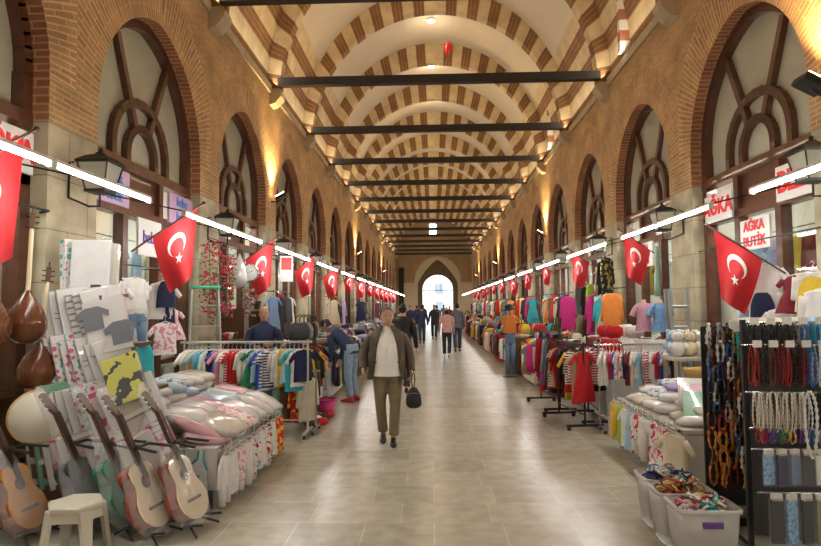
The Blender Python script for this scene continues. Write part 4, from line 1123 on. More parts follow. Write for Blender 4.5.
pack('pink and white box lowest on the diagonal of leaning boxes', (-2.10, 4.62, .50), (-.28, -.50, .3), .24, .42, .06, 'magenta', 'band')

# ---- bedding table
TX0, TX1, TY0, TY1, TH = -2.92, -1.77, 4.86, 6.75, .50
t = thing('stall_table', 'white trestle table heaped with baby bedding beside the guitars', 'table', ((TX0 + TX1) / 2, (TY0 + TY1) / 2, 0))
dx, dy = TX1 - TX0, TY1 - TY0
MB().box((0, 0, TH - .02), (dx, dy, .04)).build('tabletop', M_legw, t, bevel=.006)
for sx in (-1, 1):
    for sy in (-1, 1): MB().tube([(sx * (dx / 2 - .03), sy * (dy / 2 - .03), 0), (sx * (dx / 2 - .03), sy * (dy / 2 - .03), TH - .04)], .018, 8).build('leg', M_legw, t)
MB().box((0, -dy / 2 - .01, TH - .17), (dx, .012, .34)).build('end_panel', M_net, t)
MB().tube([(dx / 2 + .03, -dy / 2, TH), (dx / 2 + .03, dy / 2, TH)], .012, 6).build('side_rail', M_chrome, t)
# sleeveless shirt on the near end panel
mb = MB(); mb.prism([(-.13, -.36), (.13, -.36), (.125, -.12), (.10, -.04), (.10, .04), (.06, .04), (.05, -.03), (0, -.07), (-.05, -.03), (-.06, .04), (-.10, .04), (-.10, -.04), (-.125, -.12)], .02)
o = mb.build('vest', CC['white'], None, (-1.97, 4.825, TH - .05), (.03, 0, 0)); tag(o, 'white sleeveless vest with turquoise trim and printed bars on the table end', 'clothing')
for pts in ([(-.125, -.12), (-.10, -.04), (-.10, .04)], [(.125, -.12), (.10, -.04), (.10, .04)], [(-.06, .04), (-.05, -.03), (0, -.07), (.05, -.03), (.06, .04)]):
    MB().tube([(x, -.012, z) for x, z in pts], .008, 6).build('trim', CC['turquoise'], o)
for j, (c, z) in enumerate((('black', -.17), ('red', -.20), ('green', -.23), ('black', -.27), ('lime green', -.31))):
    MB().box((0, -.012, z), (.13 - .02 * (j % 2), .006, .014)).build('printed_bar', CC[c], o)
# heap of quilts
QC = ['white', 'white', 'pale pink', 'white', 'pale blue', 'blue and white printed', 'white', 'cream', 'pale pink', 'white', 'pink and white printed', 'white', 'pale blue']
QM = {'white': PK['white'], 'pale pink': PK['pale pink'], 'cream': PK['cream'], 'pale blue': pm('pack_blue', (.40, .54, .64), .3, coat=.6, var=.1), 'blue and white printed': CC['blue and white printed'], 'pink and white printed': CC['pink and white printed']}
n = 0
for layer in range(5):
    for i in range(6):
        for j in range(3 if layer < 2 else 2):
            if layer > 2 and j == 1: continue
            y = 5.12 + i * .27 + rnd.uniform(-.05, .05); x = -2.68 + j * (.37 if layer < 2 else .44) + (.0 if layer < 2 else .06) + rnd.uniform(-.04, .04) + .10 * (layer == 1)
            z = TH + .055 + layer * .085
            c = QC[n % len(QC)]; n += 1
            soft('folded_quilt', QM[c], (x, y, z), (rnd.uniform(-.12, .12), .12 * (layer > 0) + .12 * j + rnd.uniform(-.08, .08), rnd.uniform(-.5, .5)),
                 '%s folded quilt, %s of the heap on the bedding table' % (c, ORD[n - 1]), 'folded quilts heaped on the bedding table', (.42, .34, .11), n % 3, 'bedding')
# long packs sloping down the near end
LP = [('pale pink', -2.72, 0), ('white', -2.60, .03), ('magenta', -2.48, 0), ('pale pink', -2.37, .04), ('green', -2.24, 0), ('white', -2.12, .02), ('pale pink', -2.02, -.01)]
for i, (k, x, dz) in enumerate(LP):
    soft('long_bedding_pack', PK[k], (x + .08, 4.98, TH + .20 + dz - .012 * i), (.10, .42, .35), 'long %s pack sloping down the near end, %s from the wall' % (k, ORD[i]), 'long packs at the near end of the bedding table', (.50, .12, .10), i % 2, 'bedding')
# clothes clipped along the aisle side
CS = ['white', 'white', 'pink and white printed', 'white', 'red and white printed', 'blue and white printed', 'white', 'red and white printed', 'navy and white striped', 'white', 'red and yellow printed', 'red and yellow printed']
KS = ['romper', 'tee', 'romper', 'romper', 'romper', 'trousers', 'dress', 'romper', 'romper', 'tee', 'romper', 'romper']
for i, (c, k) in enumerate(zip(CS, KS)):
    garment(k, CC[c], (TX1 + .06, 4.86 + i * .16, TH - .0), PI / 2 + rnd.uniform(-.5, .1), '%s %s, %s along the aisle side of the bedding table' % (c, GN[k], ORD[i]),
            'baby clothes along the bedding table', .23, .33 if k != 'romper' else .38, i % 3)
# ---- first rail across the stall: baby clothes seen edge on
clothes_rail('white clothes rail full of baby clothes behind the bedding table', (-2.42, 7.62, 0), 0, 1.62, 1.2, M_legw, grp='clothes rails')
KK = ['tee', 'romper', 'tee', 'dress', 'romper', 'tee', 'trousers', 'tee']
for i in range(27):
    c = BABY[(i * 7 + 3) % len(BABY)]; k = KK[(i * 5) % len(KK)]
    garment(k, CC[c], (-3.18 + i * .058, 7.62, 1.165), PI / 2 - rnd.uniform(.35, .75), '%s %s, %s hanger from the wall on the white rail' % (c, GN[k], ORD[i]),
            'baby clothes on the white rail', .30, rnd.choice((.40, .46, .52)), i % 3)
# longer pale garments hanging lower at the aisle end and pale packs under the rail
for i, c in enumerate(('khaki', 'mint', 'brown', 'red and yellow printed', 'cream')):
    garment('coat', CC[c], (-2.1 + i * .11, 7.86, .78), PI / 2 - .6, '%s garment hung low behind the white rail, %s from the wall' % (c, ORD[i]), 'garments low behind the white rail', .3, .56, i % 2)
t = clothes_rail('low grey rail behind the white clothes rail', (-2.0, 7.86, 0), 0, .9, .80, M_chrome, low=False, grp='clothes rails')
# ---- outfits hung before the shop window
OUT = [('tee', 'white', (-3.17, 5.72, 1.98), 'white baby shirt with red print hung before the shop window', 1.1), ('coat', 'white', (-3.13, 6.10, 2.03), 'long white baby jacket hung before the shop window', .9),
       ('trousers', 'denim blue', (-3.12, 6.12, 1.66), 'small denim trousers hung under the white jacket', 1.), ('vest', 'turquoise', (-3.1, 6.2, 1.38), 'turquoise patterned piece hung lowest under the denim trousers', 1.1),
       ('tee', 'white', (-3.12, 6.72, 2.02), 'white shirt of a little suit hung before the shop door', 1.15), ('vest', 'navy', (-3.06, 6.70, 2.02), 'navy waistcoat over the little white shirt', .85),
       ('vest', 'navy', (-3.07, 6.76, 1.76), 'navy shorts hung under the little suit', .7), ('dress', 'pale pink', (-3.10, 6.9, 1.70), 'pale pink printed dress hung at the door post', 1.),
       ('tee', 'pink and white printed', (-3.05, 6.66, 1.55), 'pink and white set hung below the little suit', 1.), ('romper', 'pale blue', (-3.16, 5.45, 1.95), 'pale blue romper half behind the white bedding box', .9)]
for k, c, loc, lb, sc in OUT: garment(k, CC[c], loc, 1.0, lb, 'outfits hung before the left shop window', .30, .36, 1, sc=sc)
t = thing('hanging_rail', 'thin rod before the left shop window carrying outfits', 'rail', (-3.14, 6.2, 2.10))
MB().tube([(0, -.9, 0), (0, .9, 0)], .008, 6).build('rod', M_black, t)
for s in (-1, 1): MB().tube([(0, s * .75, 0), (-.34, s * .75, .02)], .007, 5).build('hook', M_black, t)
# ---- step ladder with green tray
t = thing('step_ladder', 'grey folding step ladder with a green top tray by the second pillar', 'ladder', (-3.02, 7.80, 0), (0, 0, .45))
M_alu = pm('aluminium', (.42, .43, .42), .35, metal=.7)
for s in (-1, 1):
    MB().tube([(s * .24, -.02, 0), (s * .17, -.02 + .22, 1.92)], .02, 6).build('rail', M_alu, t); MB().tube([(s * .22, .62, 0), (s * .16, .26, 1.9)], .014, 6).build('rear_leg', M_alu, t)
for k in range(6): z = .28 + k * .28; MB().box((0, .0 + .22 * z / 1.92 - .01, z), (.46 - .14 * z / 1.92, .10, .022)).build('tread', M_alu, t)
MB().box((0, .22, 1.93), (.40, .22, .035)).build('top_tray', pm('green_plastic', (.05, .45, .27), .4), t, bevel=.01)
# ---- garlands of red flowers, clear drops, clock, bonsai shelves by the second pillar
M_leaf = pm('leaf_green', (.04, .14, .03), .6, var=.4, scale=20); M_leaf2 = pm('bright_leaf', (.12, .30, .05), .6, var=.3, scale=20); M_fl = pm('flower_red', (.55, .02, .07), .6); M_flp = pm('flower_pink', (.65, .25, .35), .6)
def garland(label, loc, H, seed, cf=M_fl, group='flower garlands by the second pillar'):
    r = random.Random(seed); t = thing('flower_garland', label, 'flowers', loc, (0, 0, 0), group)
    st = MB(); st.tube([(0, 0, 0), (.02, 0, -H * .5), (0, .01, -H)], .006, 5); st.build('stem', M_leaf, t)
    lf = MB(); fl = MB()
    for k in range(150):
        z = -r.random() * H; a = r.uniform(0, 6.3); d = r.uniform(.02, .11); p = (d * math.cos(a), d * math.sin(a), z)
        if k % 3 == 0: fl.ball(p, (.024, .024, .02), 6)
        else:
            q = Euler((r.uniform(-1, 1), r.uniform(-1, 1), a)).to_matrix(); L = .06
            lf.add([tuple(Vector(p) + q @ Vector(v)) for v in ((0, 0, 0), (L * .5, .014, .004), (L, 0, -.004), (L * .5, -.014, .004))], [(0, 1, 2, 3)])
    o = lf.build('leaves', M_leaf, t); o['kind'] = 'stuff'; o = fl.build('blossoms', cf, t); o['kind'] = 'stuff'
for i, (y, x, z, h) in enumerate(((8.15, -3.12, 2.55, 1.05), (8.40, -3.08, 2.60, 1.2), (8.62, -3.05, 2.5, 1.0), (8.85, -3.08, 2.45, .9))):
    garland('trailing garland of red flowers and green leaves, %s from the ladder' % ORD[i], (x, y, z), h, i)
garland('short garland of pink flowers beside the round clock', (-3.0, 9.6, 1.95), .45, 9, M_flp)
t = thing('hanging_rail', 'short rod carrying the flower garlands', 'rail', (-3.08, 8.7, 2.62)); MB().tube([(0, -.65, 0), (0, 1.1, 0)], .008, 6).build('rod', M_black, t); MB().tube([(0, 0, 0), (-.26, 0, .02)], .01, 5).build('hook', M_black, t)
t = thing('hanging_ornament', 'clear glass drop ornament hung past the flower garlands', 'ornament', (-3.05, 9.25, 2.62))
MB().tube([(0, 0, 0), (0, 0, -.12)], .004, 5).build('cord', M_black, t)
o = MB().lathe([(.01, -.12), (.06, -.24), (.11, -.42), (.13, -.55), (.08, -.62), (.02, -.66)], 14).build('glass_drops', pm('clear_glass', (.8, .84, .86), .08, spec=.9, metal=.3), t)
t = thing('round_clock', 'round white clock hung past the flower garlands', 'clock', (-3.0, 9.62, 2.22), (0, 0, .35))
MB().lathe([(.13, -.02), (.14, 0), (.13, .02)], 24, rot=(PI / 2, 0, 0)).build('face', M_white, t); MB().lathe([(.128, -.01), (.15, -.01), (.15, .03), (.128, .03)], 24, (0, -.01, 0), rot=(PI / 2, 0, 0), caps=(False, False)).build('rim', M_chrome, t)
MB().box((.02, -.03, .02), (.06, .004, .008), rot=(0, -.6, 0)).build('hand', M_black, t)
t = thing('plant_shelf', 'narrow dark shelf unit with pots behind the vendor', 'shelf', (-3.14, 10.0, 0))
for z in (.55, 1.05, 1.60): MB().box((0, 0, z), (.36, 1.5, .03)).build('shelf_board', M_neck, t)
for s in (-1, 1): MB().box((0, s * .74, .82), (.34, .03, 1.62)).build('side_panel', M_neck, t)
def pot(label, loc, r, col, plant, seed):
    q = random.Random(seed); t = thing('potted_plant' if plant else 'vase', label, 'plant' if plant else 'vase', loc, (0, 0, 0), 'pots on the shelf behind the vendor')
    MB().lathe([(r * .6, 0), (r * .9, r * 1.2), (r, r * 1.5), (r * .85, r * 1.5), (r * .8, r * 1.3)], 14).build('pot', col, t)
    if plant:
        MB().tube([(0, 0, r), (.03, .01, r * 2.2), (-.02, 0, r * 3.2)], .012, 6).build('trunk', M_neck, t)
        lf = MB()
        for k in range(130):
            c = ((-.08, 0, .0), (.10, .03, .05), (0, -.02, .13))[k % 3]; a = q.uniform(0, 6.3); b = q.uniform(-1, 1); d = .08 * q.random() ** .4
            p = Vector((c[0] + d * math.cos(a), c[1] + d * math.sin(a), r * 3.2 + c[2] + d * b * .5)); m = Euler((q.uniform(-1, 1), q.uniform(-1, 1), a)).to_matrix()
            lf.add([tuple(p + m @ Vector(v)) for v in ((0, 0, 0), (.02, .012, .004), (.04, 0, 0), (.02, -.012, .004))], [(0, 1, 2, 3)])
        lf.build('foliage', M_leaf2, t)['kind'] = 'stuff'
pot('green bonsai in a white pot on the shelf behind the vendor', (-3.08, 9.85, 1.615), .11, M_white, True, 1)
pot('second green bonsai in a dark pot beside it', (-3.1, 10.30, 1.615), .10, M_neck, True, 2)
for i, c in enumerate(('white', 'red', 'cream', 'brown', 'white', 'mint')): pot('%s vase, %s on the middle shelf behind the vendor' % (c, ORD[i]), (-3.1, 9.38 + i * .22, 1.065), .06, CC[c], False, i)
for i, c in enumerate(('brown', 'red', 'white', 'brown')): pot('%s vase, %s on the low table by the garlands' % (c, ORD[i]), (-3.08, 8.50 + i * .2, 1.165), .07, CC[c], False, i)
t = thing('side_table', 'narrow table under the flower garlands', 'table', (-3.08, 8.82, 0))
MB().box((0, 0, 1.145), (.30, .84, .03)).build('tabletop', M_neck, t)
for sx in (-1, 1):
    for sy in (-1, 1): MB().box((sx * .13, sy * .39, .565), (.03, .03, 1.13)).build('leg', M_neck, t)
# ================================================================ SIGNS
def sign(label, loc, side, w, h, lines, size, c_txt, c_bg, name='shop_sign', group=None):
    s = SG(side); t = thing(name, label, 'sign', loc, (0, 0, -s * PI / 2), group)
    MB().box((0, 0, 0), (w, .03, h)).build('board', c_bg, t, bevel=.004)
    for i, tx in enumerate(lines):
        if not tx: continue
        c = D.curves.new('lettering', 'FONT'); c.body = tx; c.size = size; c.extrude = .004; c.offset = size * .025; c.align_x = 'CENTER'; c.align_y = 'CENTER'
        tmp = D.objects.new('tmp', c); COL.objects.link(tmp); bpy.context.view_layer.update()
        me = D.meshes.new_from_object(tmp.evaluated_get(bpy.context.evaluated_depsgraph_get())); D.objects.remove(tmp)
        me.materials.clear(); me.materials.append(c_txt)
        o = D.objects.new('lettering', me); o.parent = t; o.location = (0, -.022, h / 2 - (i + .5) * h / len(lines)); o.rotation_euler = (PI / 2, 0, 0); COL.objects.link(o)
    return t
S_red = pm('sign_red', (.60, .02, .025), .4, emit=.15, ecol=(.8, .03, .03)); S_wh = pm('sign_white', (.72, .72, .70), .4); S_pur = pm('sign_purple', (.16, .10, .42), .5); S_lil = pm('sign_lilac', (.50, .34, .50), .5); S_blue = pm('sign_blue', (.10, .22, .55), .5)
xr = WR + .10; xl = WL - .10
sign('white sign with red letters AĞKA, third nearest over the right shop', (xr, 7.80, 2.91), 'R', .72, .36, ['AĞKA'], .28, S_red, S_wh)
sign('large white sign with red letters BEBE over the nearest right shop window', (xr, 6.12, 2.93), 'R', .74, .38, ['BEBE'], .32, S_red, S_wh)
sign('small white sign AĞKA BUTİK on the door of the nearest right shop', (xr, 6.95, 2.46), 'R', .62, .36, ['AĞKA', 'BUTİK'], .16, S_red, S_wh)
sign('small white two-line sign on the door of the second right shop', (xr, 7.04 + PB, 2.52), 'R', .60, .42, ['Uci', 'Tou'], .19, S_red, S_wh)
sign('white sign with red letters over the second right shop', (xr, 6.2 + PB, 2.98), 'R', .72, .36, ['BY'], .28, S_red, S_wh)
sign('lilac sign with blue script over the nearest left shop window', (xl, 6.16, 2.98), 'L', .74, .40, ['bebek', 'bebek'], .17, S_blue, S_lil)
sign('lilac sign with blue script over the far end of the nearest left shop', (xl, 7.92, 2.98), 'L', .74, .40, ['bebe', 'bebe'], .17, S_blue, S_lil)
sign('white framed notice with purple script on the nearest left shop door', (xl, 7.04, 2.5), 'L', .58, .44, ['bebe'], .2, S_pur, S_wh)
sign('white sign with red letters AĞKA over the shop at the left edge', (xl, 4.55, 2.98), 'L', .72, .36, ['AĞKA'], .26, S_red, S_wh)
t = sign('white projecting sign with a red square before the third left shop', (-2.92, 11.75, 2.42), 'L', .26, .52, ['', ''], .12, pm('sign_black', (.02, .02, .03), .5), S_wh); t.rotation_euler[2] = .35
MB().box((0, -.018, .10), (.20, .008, .24)).build('red_square', S_red, t); MB().tube([(.13, 0, .28), (-.5, .35, .28)], .008, 5).build('bracket', M_black, t)
for sd, ks in (('L', (1, 2, 3, 4)), ('R', (2, 3, 4))):
    for k in ks:
        sign('blank pale sign board over the %s shop on the %s' % (ORD[k], 'left' if sd == 'L' else 'right'), (WX(sd, .10), yc(k) - .86, 2.98), sd, .72, .34, [''], .2, S_red, S_wh)
# ================================================================ SHOP INTERIORS (seen through the glass)
M_shelf = pm('shop_shelf', (.5, .47, .42), .6); M_sl = pm('shop_lamp', (1, .98, .92), .4, emit=45, ecol=(1, .96, .88))
shf = MB()
for z in (.5, 1.0, 1.5, 2.0, 2.5): shf.box((0, 0, z), (.34, 2.7, .025))
shelfboards = shf
gi = 0
for side in 'LR':
    s = SG(side); nm = 'left' if side == 'L' else 'right'
    for k in range(-1, 5):
        t = thing('shop_shelves', 'stocked wall shelves inside the %s shop on the %s' % (ORD[k + 1], nm), 'shelf', (WX(side, 1.85), yc(k), 0), group='shelves inside the shops')
        for z in (.5, 1.0, 1.5, 2.0, 2.5): MB().box((0, 0, z), (.34, 2.9, .025)).build('shelf_board', M_shelf, t)
        for q in (-1, 1): MB().box((0, q * 1.45, 1.4), (.34, .03, 2.8)).build('side_panel', M_shelf, t)
        t = thing('shop_ceiling_lamp', 'square white lamp under the ceiling inside the %s shop on the %s' % (ORD[k + 1], nm), 'ceiling light', (WX(side, 1.0), yc(k), 3.46), group='lamps inside the shops')
        MB().box((0, 0, .0), (.55, .55, .03)).build('diffuser', M_sl, t); MB().box((0, 0, .03), (.6, .6, .03)).build('housing', M_white, t)
        if k <= 2:
            for j in range(8):
                z = (1.0, 1.5, 2.0, 2.5)[j % 4] + .015; y = yc(k) - 1.2 + (j * .33)
                c = ['white', 'pale pink', 'pale blue', 'white', 'yellow', 'red', 'cream', 'navy', 'white', 'lilac'][(j * 3 + k) % 10]
                soft('folded_clothes', CC[c], (WX(side, 1.82), y, z + .12), (0, 0, 0), '%s stack of folded clothes, %s on the shelves inside the %s shop %s' % (c, ORD[j], ORD[k + 1], nm), 'folded stock inside the shops', (.24, .22, .24), 1, 'clothing')
            for j in range(7):
                c = ['white', 'lilac', 'white', 'pale blue', 'dark red', 'cream', 'yellow'][(j * 2 + k) % 7]; kd = ['tee', 'dress', 'coat'][(j + k) % 3]
                garment(kd, CC[c], (WX(side, .62), yc(k) - 1.08 + j * .36, 2.52), PI / 2 + .2, '%s %s, %s along inside the %s %s shop window' % (c, GN[kd], ORD[j], ORD[k + 1], nm), 'clothes hung inside the shop windows', .36, .62, j % 2)
            t = thing('hanging_rail', 'steel rod inside the %s shop window on the %s' % (ORD[k + 1], nm), 'rail', (WX(side, .62), yc(k), 2.54), group='rods inside the shop windows')
            MB().tube([(0, -1.5, 0), (0, 1.5, 0)], .01, 6).build('rod', M_chrome, t)
            t = thing('window_counter', 'white counter inside the %s shop window on the %s' % (ORD[k + 1], nm), 'counter', (WX(side, .62), yc(k), 0), group='counters inside the shop windows')
            MB().box((0, 0, .84), (.42, 2.5, .04)).build('countertop', M_white, t); MB().box((0, 0, .41), (.36, 2.4, .82)).build('body', M_shelf, t)
            for j in range(6):
                c = ['white', 'pale blue', 'pale pink', 'white', 'yellow', 'red'][(j + k) % 6]
                soft('folded_shirt_pile', CC[c], (WX(side, .6), yc(k) - 1.0 + j * .4, .86 + .11), (0, 0, rnd.uniform(-.2, .2)), '%s folded pile, %s on the counter inside the %s shop window %s' % (c, ORD[j], ORD[k + 1], nm), 'folded piles inside the shop windows', (.3, .3, .22), 2, 'clothing')
# ================================================================ RIGHT SIDE, NEAR STALLS
rnd = random.Random(5)
# ---- bead strands
def strand_mesh(h, w, r, nb, seed=0):
    q = random.Random(seed); mb = MB(); pts = []; rr = []
    N = nb * 2
    L = []
    for i in range(N + 1):
        t = i / N; a = t * 2 * PI
        x = w / 2 * math.sin(a) * (1 if True else 0); z = -h / 2 * (1 - math.cos(a))
        L.append((x, .008 * math.sin(a * 2 + seed), z))
    for i, p in enumerate(L): pts.append(p); rr.append(r if i % 2 else r * .42)
    mb.tube(pts, rr, 6)
    return mb
STR = {}
def strand(label, mat, loc, rz, group, h=.26, w=.035, r=.0075, nb=24, seed=0, name='bead_strand', cat='necklace'):
    key = (h, w, r, nb, seed)
    if key not in STR:
        me = strand_mesh(*key).mesh(name); me.materials.append(None); STR[key] = me
    o = D.objects.new(name, STR[key]); COL.objects.link(o); o.location = loc; o.rotation_euler = (0, 0, rz); omat(o, mat); tag(o, label, cat, group); return o
def bead(n_, c, **k): return pm('bead_' + n_, c, .22, coat=.4, **k)
BD = {'black': bead('black', (.012, .012, .014)), 'amber': bead('amber', (.38, .13, .02)), 'red': bead('red', (.35, .02, .02)), 'blue': bead('blue', (.05, .18, .50)), 'pearl': bead('pearl', (.70, .66, .55)),
      'turquoise': bead('turquoise', (.04, .42, .45)), 'brown': bead('brown', (.12, .05, .025)), 'green': bead('green', (.03, .2, .09)), 'white': bead('white', (.72, .72, .70)), 'grey': bead('grey', (.25, .26, .28)),
      'gold': bead('gold', (.55, .38, .10)), 'purple': bead('purple', (.16, .06, .28)), 'orange': bead('orange', (.6, .22, .04)), 'navy': bead('navy', (.02, .03, .12)), 'pink': bead('pink', (.7, .25, .35)), 'dark red': bead('dark_red', (.14, .01, .015))}
SX0, SX1, SYY = 2.10, 2.92, 4.02
t = thing('bead_stand', 'tall steel stand hung with bead strands at the right edge', 'display stand', ((SX0 + SX1) / 2, SYY, 0), (0, 0, -.06))
wd = SX1 - SX0
BARS = [(.83, -.08), (1.52, .0), (1.37, -.02), (1.06, -.05), (.70, -.10), (.44, -.16)]
for s in (-1, 1):
    MB().box((s * wd / 2, .05, .77), (.03, .03, 1.54)).build('post', M_black, t); MB().box((s * wd / 2, -.05, .02), (.04, .6, .04)).build('foot', M_chrome, t)
for z, dy in BARS:
    MB().tube([(-wd / 2 - .02, .05 + dy, z), (wd / 2 + .02, .05 + dy, z)], .008, 6).build('bar', M_chrome, t)
MB().box((0, .09, .8), (wd, .008, 1.4)).build('back_panel', pm('stand_back', (.10, .095, .09), .6), t)
rows = [(.83, -.08, .09, ['red', 'purple', 'green', 'gold', 'purple', 'blue', 'grey', 'pink', 'blue', 'brown', 'turquoise', 'red', 'gold', 'purple'], 'small middle'),
        (1.52, .0, .14, ['black'] * 6 + ['grey', 'blue', 'turquoise', 'blue', 'black', 'black', 'black', 'black', 'brown', 'gold'], 'top'),
        (1.37, -.02, .27, ['red', 'black', 'brown', 'dark red', 'red', 'black', 'dark red', 'blue', 'white', 'blue', 'brown', 'dark red', 'amber', 'gold', 'brown', 'turquoise'], 'second'),
        (1.06, -.05, .25, ['pearl'] * 6 + ['white', 'black', 'black', 'black', 'black', 'black', 'navy', 'grey', 'purple', 'pink'], 'third')]
cardm = MB().box((0, 0, 0), (.055, .012, .045)).mesh('white_card'); cardm.materials.append(M_white)
for z, dy, h, cols, rn in rows:
    for i, c in enumerate(cols):
        x = SX0 + .03 + (wd - .06) * i / (len(cols) - 1)
        for q in range(2):
            o = strand('%s bead strand, %s from the aisle on the %s bar, %s' % (c, ORD[i], rn, 'front' if q else 'behind'), BD[c], (x + .018 * q, SYY + .04 + dy - .035 * q - (x - 2.51) * .06, z), rnd.uniform(-.5, .5),
               'bead strands on the tall stand', h * (1 if q else .93), .032 if rn != 'third' else .024, .0085, 22 if h > .2 else (11 if h > .1 else 7), q)
        if i % 2 == 0 and rn in ('top', 'second'):
            o = D.objects.new('white_card', cardm); COL.objects.link(o); o.location = (x, SYY + .0 + dy - .05 - (x - 2.51) * .06, z + .015)
            tag(o, 'white card tag, %s from the aisle on the %s bar of the stand' % (ORD[i], rn), 'tag', 'card tags on the bead stand')
strand('long ivory bead necklace hanging free before the third bar', BD['white'], (2.42, SYY - .10, 1.08), 0, 'bead strands on the tall stand', .42, .075, .013, 26, 3)
M_pk = pm('packet_film', (.55, .58, .62), .12, coat=.8)
CC['silver'] = patt('silver_print', 'vor', (.5, .52, .55), (.72, .74, .76), 70, rough=.3, c3=(.2, .25, .4))
CC['sky patterned'] = patt('sky_pattern', 'vor', (.10, .30, .62), (.30, .50, .70), 60, rough=.3)
M_film2 = pm('thin_film', (.85, .87, .88), .10, alpha=.10, spec=.8)
def packet(label, loc, c, w=.075, h=.22, ry=0):
    t = thing('blister_pack', label, 'package', loc, (0, 0, ry), 'clear packets on the bead stand')
    MB().box((0, 0, -h / 2), (w, .022, h)).build('contents', c, t, bevel=.004)
    MB().box((0, 0, -h / 2 - .0), (w + .012, .03, h + .02)).build('film', M_film2, t)
    MB().box((0, -.002, .015), (w * .8, .026, .04)).build('header_card', M_white, t)
for i, c in enumerate(['sky patterned', 'navy', 'denim blue', 'charcoal', 'white', 'silver', 'silver', 'sky patterned', 'pale blue', 'black']):
    packet('%s clear packet, %s from the aisle on the fourth bar' % (c, ORD[i]), (SX0 + .05 + i * .082, SYY - .09, .68), CC[c], .07, .19, rnd.uniform(-.3, .3))
for i, c in enumerate(['black', 'sky patterned', 'black', 'khaki', 'sky patterned', 'black', 'black', 'charcoal', 'sky patterned']):
    packet('%s clear packet, %s from the aisle on the lowest bar' % (c, ORD[i]), (SX0 + .05 + i * .092, SYY - .16, .42), CC[c], .078, .27, rnd.uniform(-.3, .3))
# clothes hangers with packed pale items above the stand
for i, c in enumerate(('white', 'cream', 'white', 'pale blue', 'white')):
    soft('folded_clothes', CC[c], (2.25 + i * .16, SYY + .35, 1.50), (0, .0, .1 * i), '%s folded piece, %s along the ledge above the bead stand' % (c, ORD[i]), 'folded pieces above the bead stand', (.16, .2, .10), 1, 'clothing')
t = thing('display_cabinet', 'pale cabinet behind the bead stand', 'cabinet', (2.82, SYY + .42, 0))
MB().box((0, 0, .72), (.70, .30, 1.44)).build('body', M_neck, t, bevel=.006)
for s in (-1, 1):
    d = MB().box((s * .175, -.155, .72), (.33, .012, 1.36)).build('door', M_neck, t); MB().box((-s * .12 + s * .175, -.168, .75), (.015, .015, .12)).build('handle', M_chrome, d)
# ---- dark column of bracelets and leather charms
t = thing('charm_stand', 'narrow dark stand crowded with bracelets and charms beside the bins', 'display stand', (2.34, 4.62, 0), (0, 0, -.25))
MB().box((0, .03, .80), (.50, .02, 1.35)).build('back_board', pm('dark_board', (.03, .028, .026), .7), t); MB().box((0, .10, .03), (.50, .34, .06)).build('base', M_black, t)
for s in (-1, 1): MB().box((s * .25, .03, .76), (.02, .03, 1.42)).build('post', M_black, t)
CB = [['white', 'grey', 'black', 'turquoise', 'black', 'gold', 'white'], ['grey', 'white', 'blue', 'green', 'gold', 'grey', 'white'], ['blue', 'navy', 'white', 'black', 'purple', 'grey', 'gold'], ['navy', 'black', 'brown', 'amber', 'black', 'brown', 'gold'], ['black', 'black', 'brown', 'white', 'brown', 'grey', 'black'], ['brown', 'red', 'orange', 'black', 'blue', 'grey', 'black'],
      ['orange', 'orange', 'amber', 'brown', 'blue', 'black', 'brown'], ['brown', 'orange', 'amber', 'pearl', 'black', 'brown', 'dark red'], ['amber', 'orange', 'dark red', 'gold', 'pearl', 'brown', 'black']]
for r_, cols in enumerate(CB):
    z = 1.50 - r_ * .132
    for i, c in enumerate(cols):
        a = -.25; lx = -.21 + i * .07; ly = -.02 - .02 * (i % 2)
        strand('%s bracelet bunch, %s across in the %s row of the dark stand' % (c, ORD[i], ORD[r_]), BD[c], (2.34 + lx * math.cos(a) - ly * math.sin(a), 4.62 + lx * math.sin(a) + ly * math.cos(a), z), rnd.uniform(-.9, .9),
               'bracelets on the dark charm stand', .17, .05, .015, 9, (i + r_) % 3, 'bracelet', 'bracelet')
        if r_ < 8:
            c2 = ('brown', 'black', 'grey', 'amber', 'blue', 'dark red', 'gold', 'white')[(i * 3 + r_ * 5) % 8]
            strand('%s charm string, %s across behind the %s row of the dark stand' % (c2, ORD[i], ORD[r_]), BD[c2], (2.34 + (lx + .035) * math.cos(a), 4.60 + (lx + .035) * math.sin(a), z - .06), rnd.uniform(-.9, .9),
               'charm strings on the dark charm stand', .16, .04, .012, 10, i % 3, 'charm_string', 'charm')
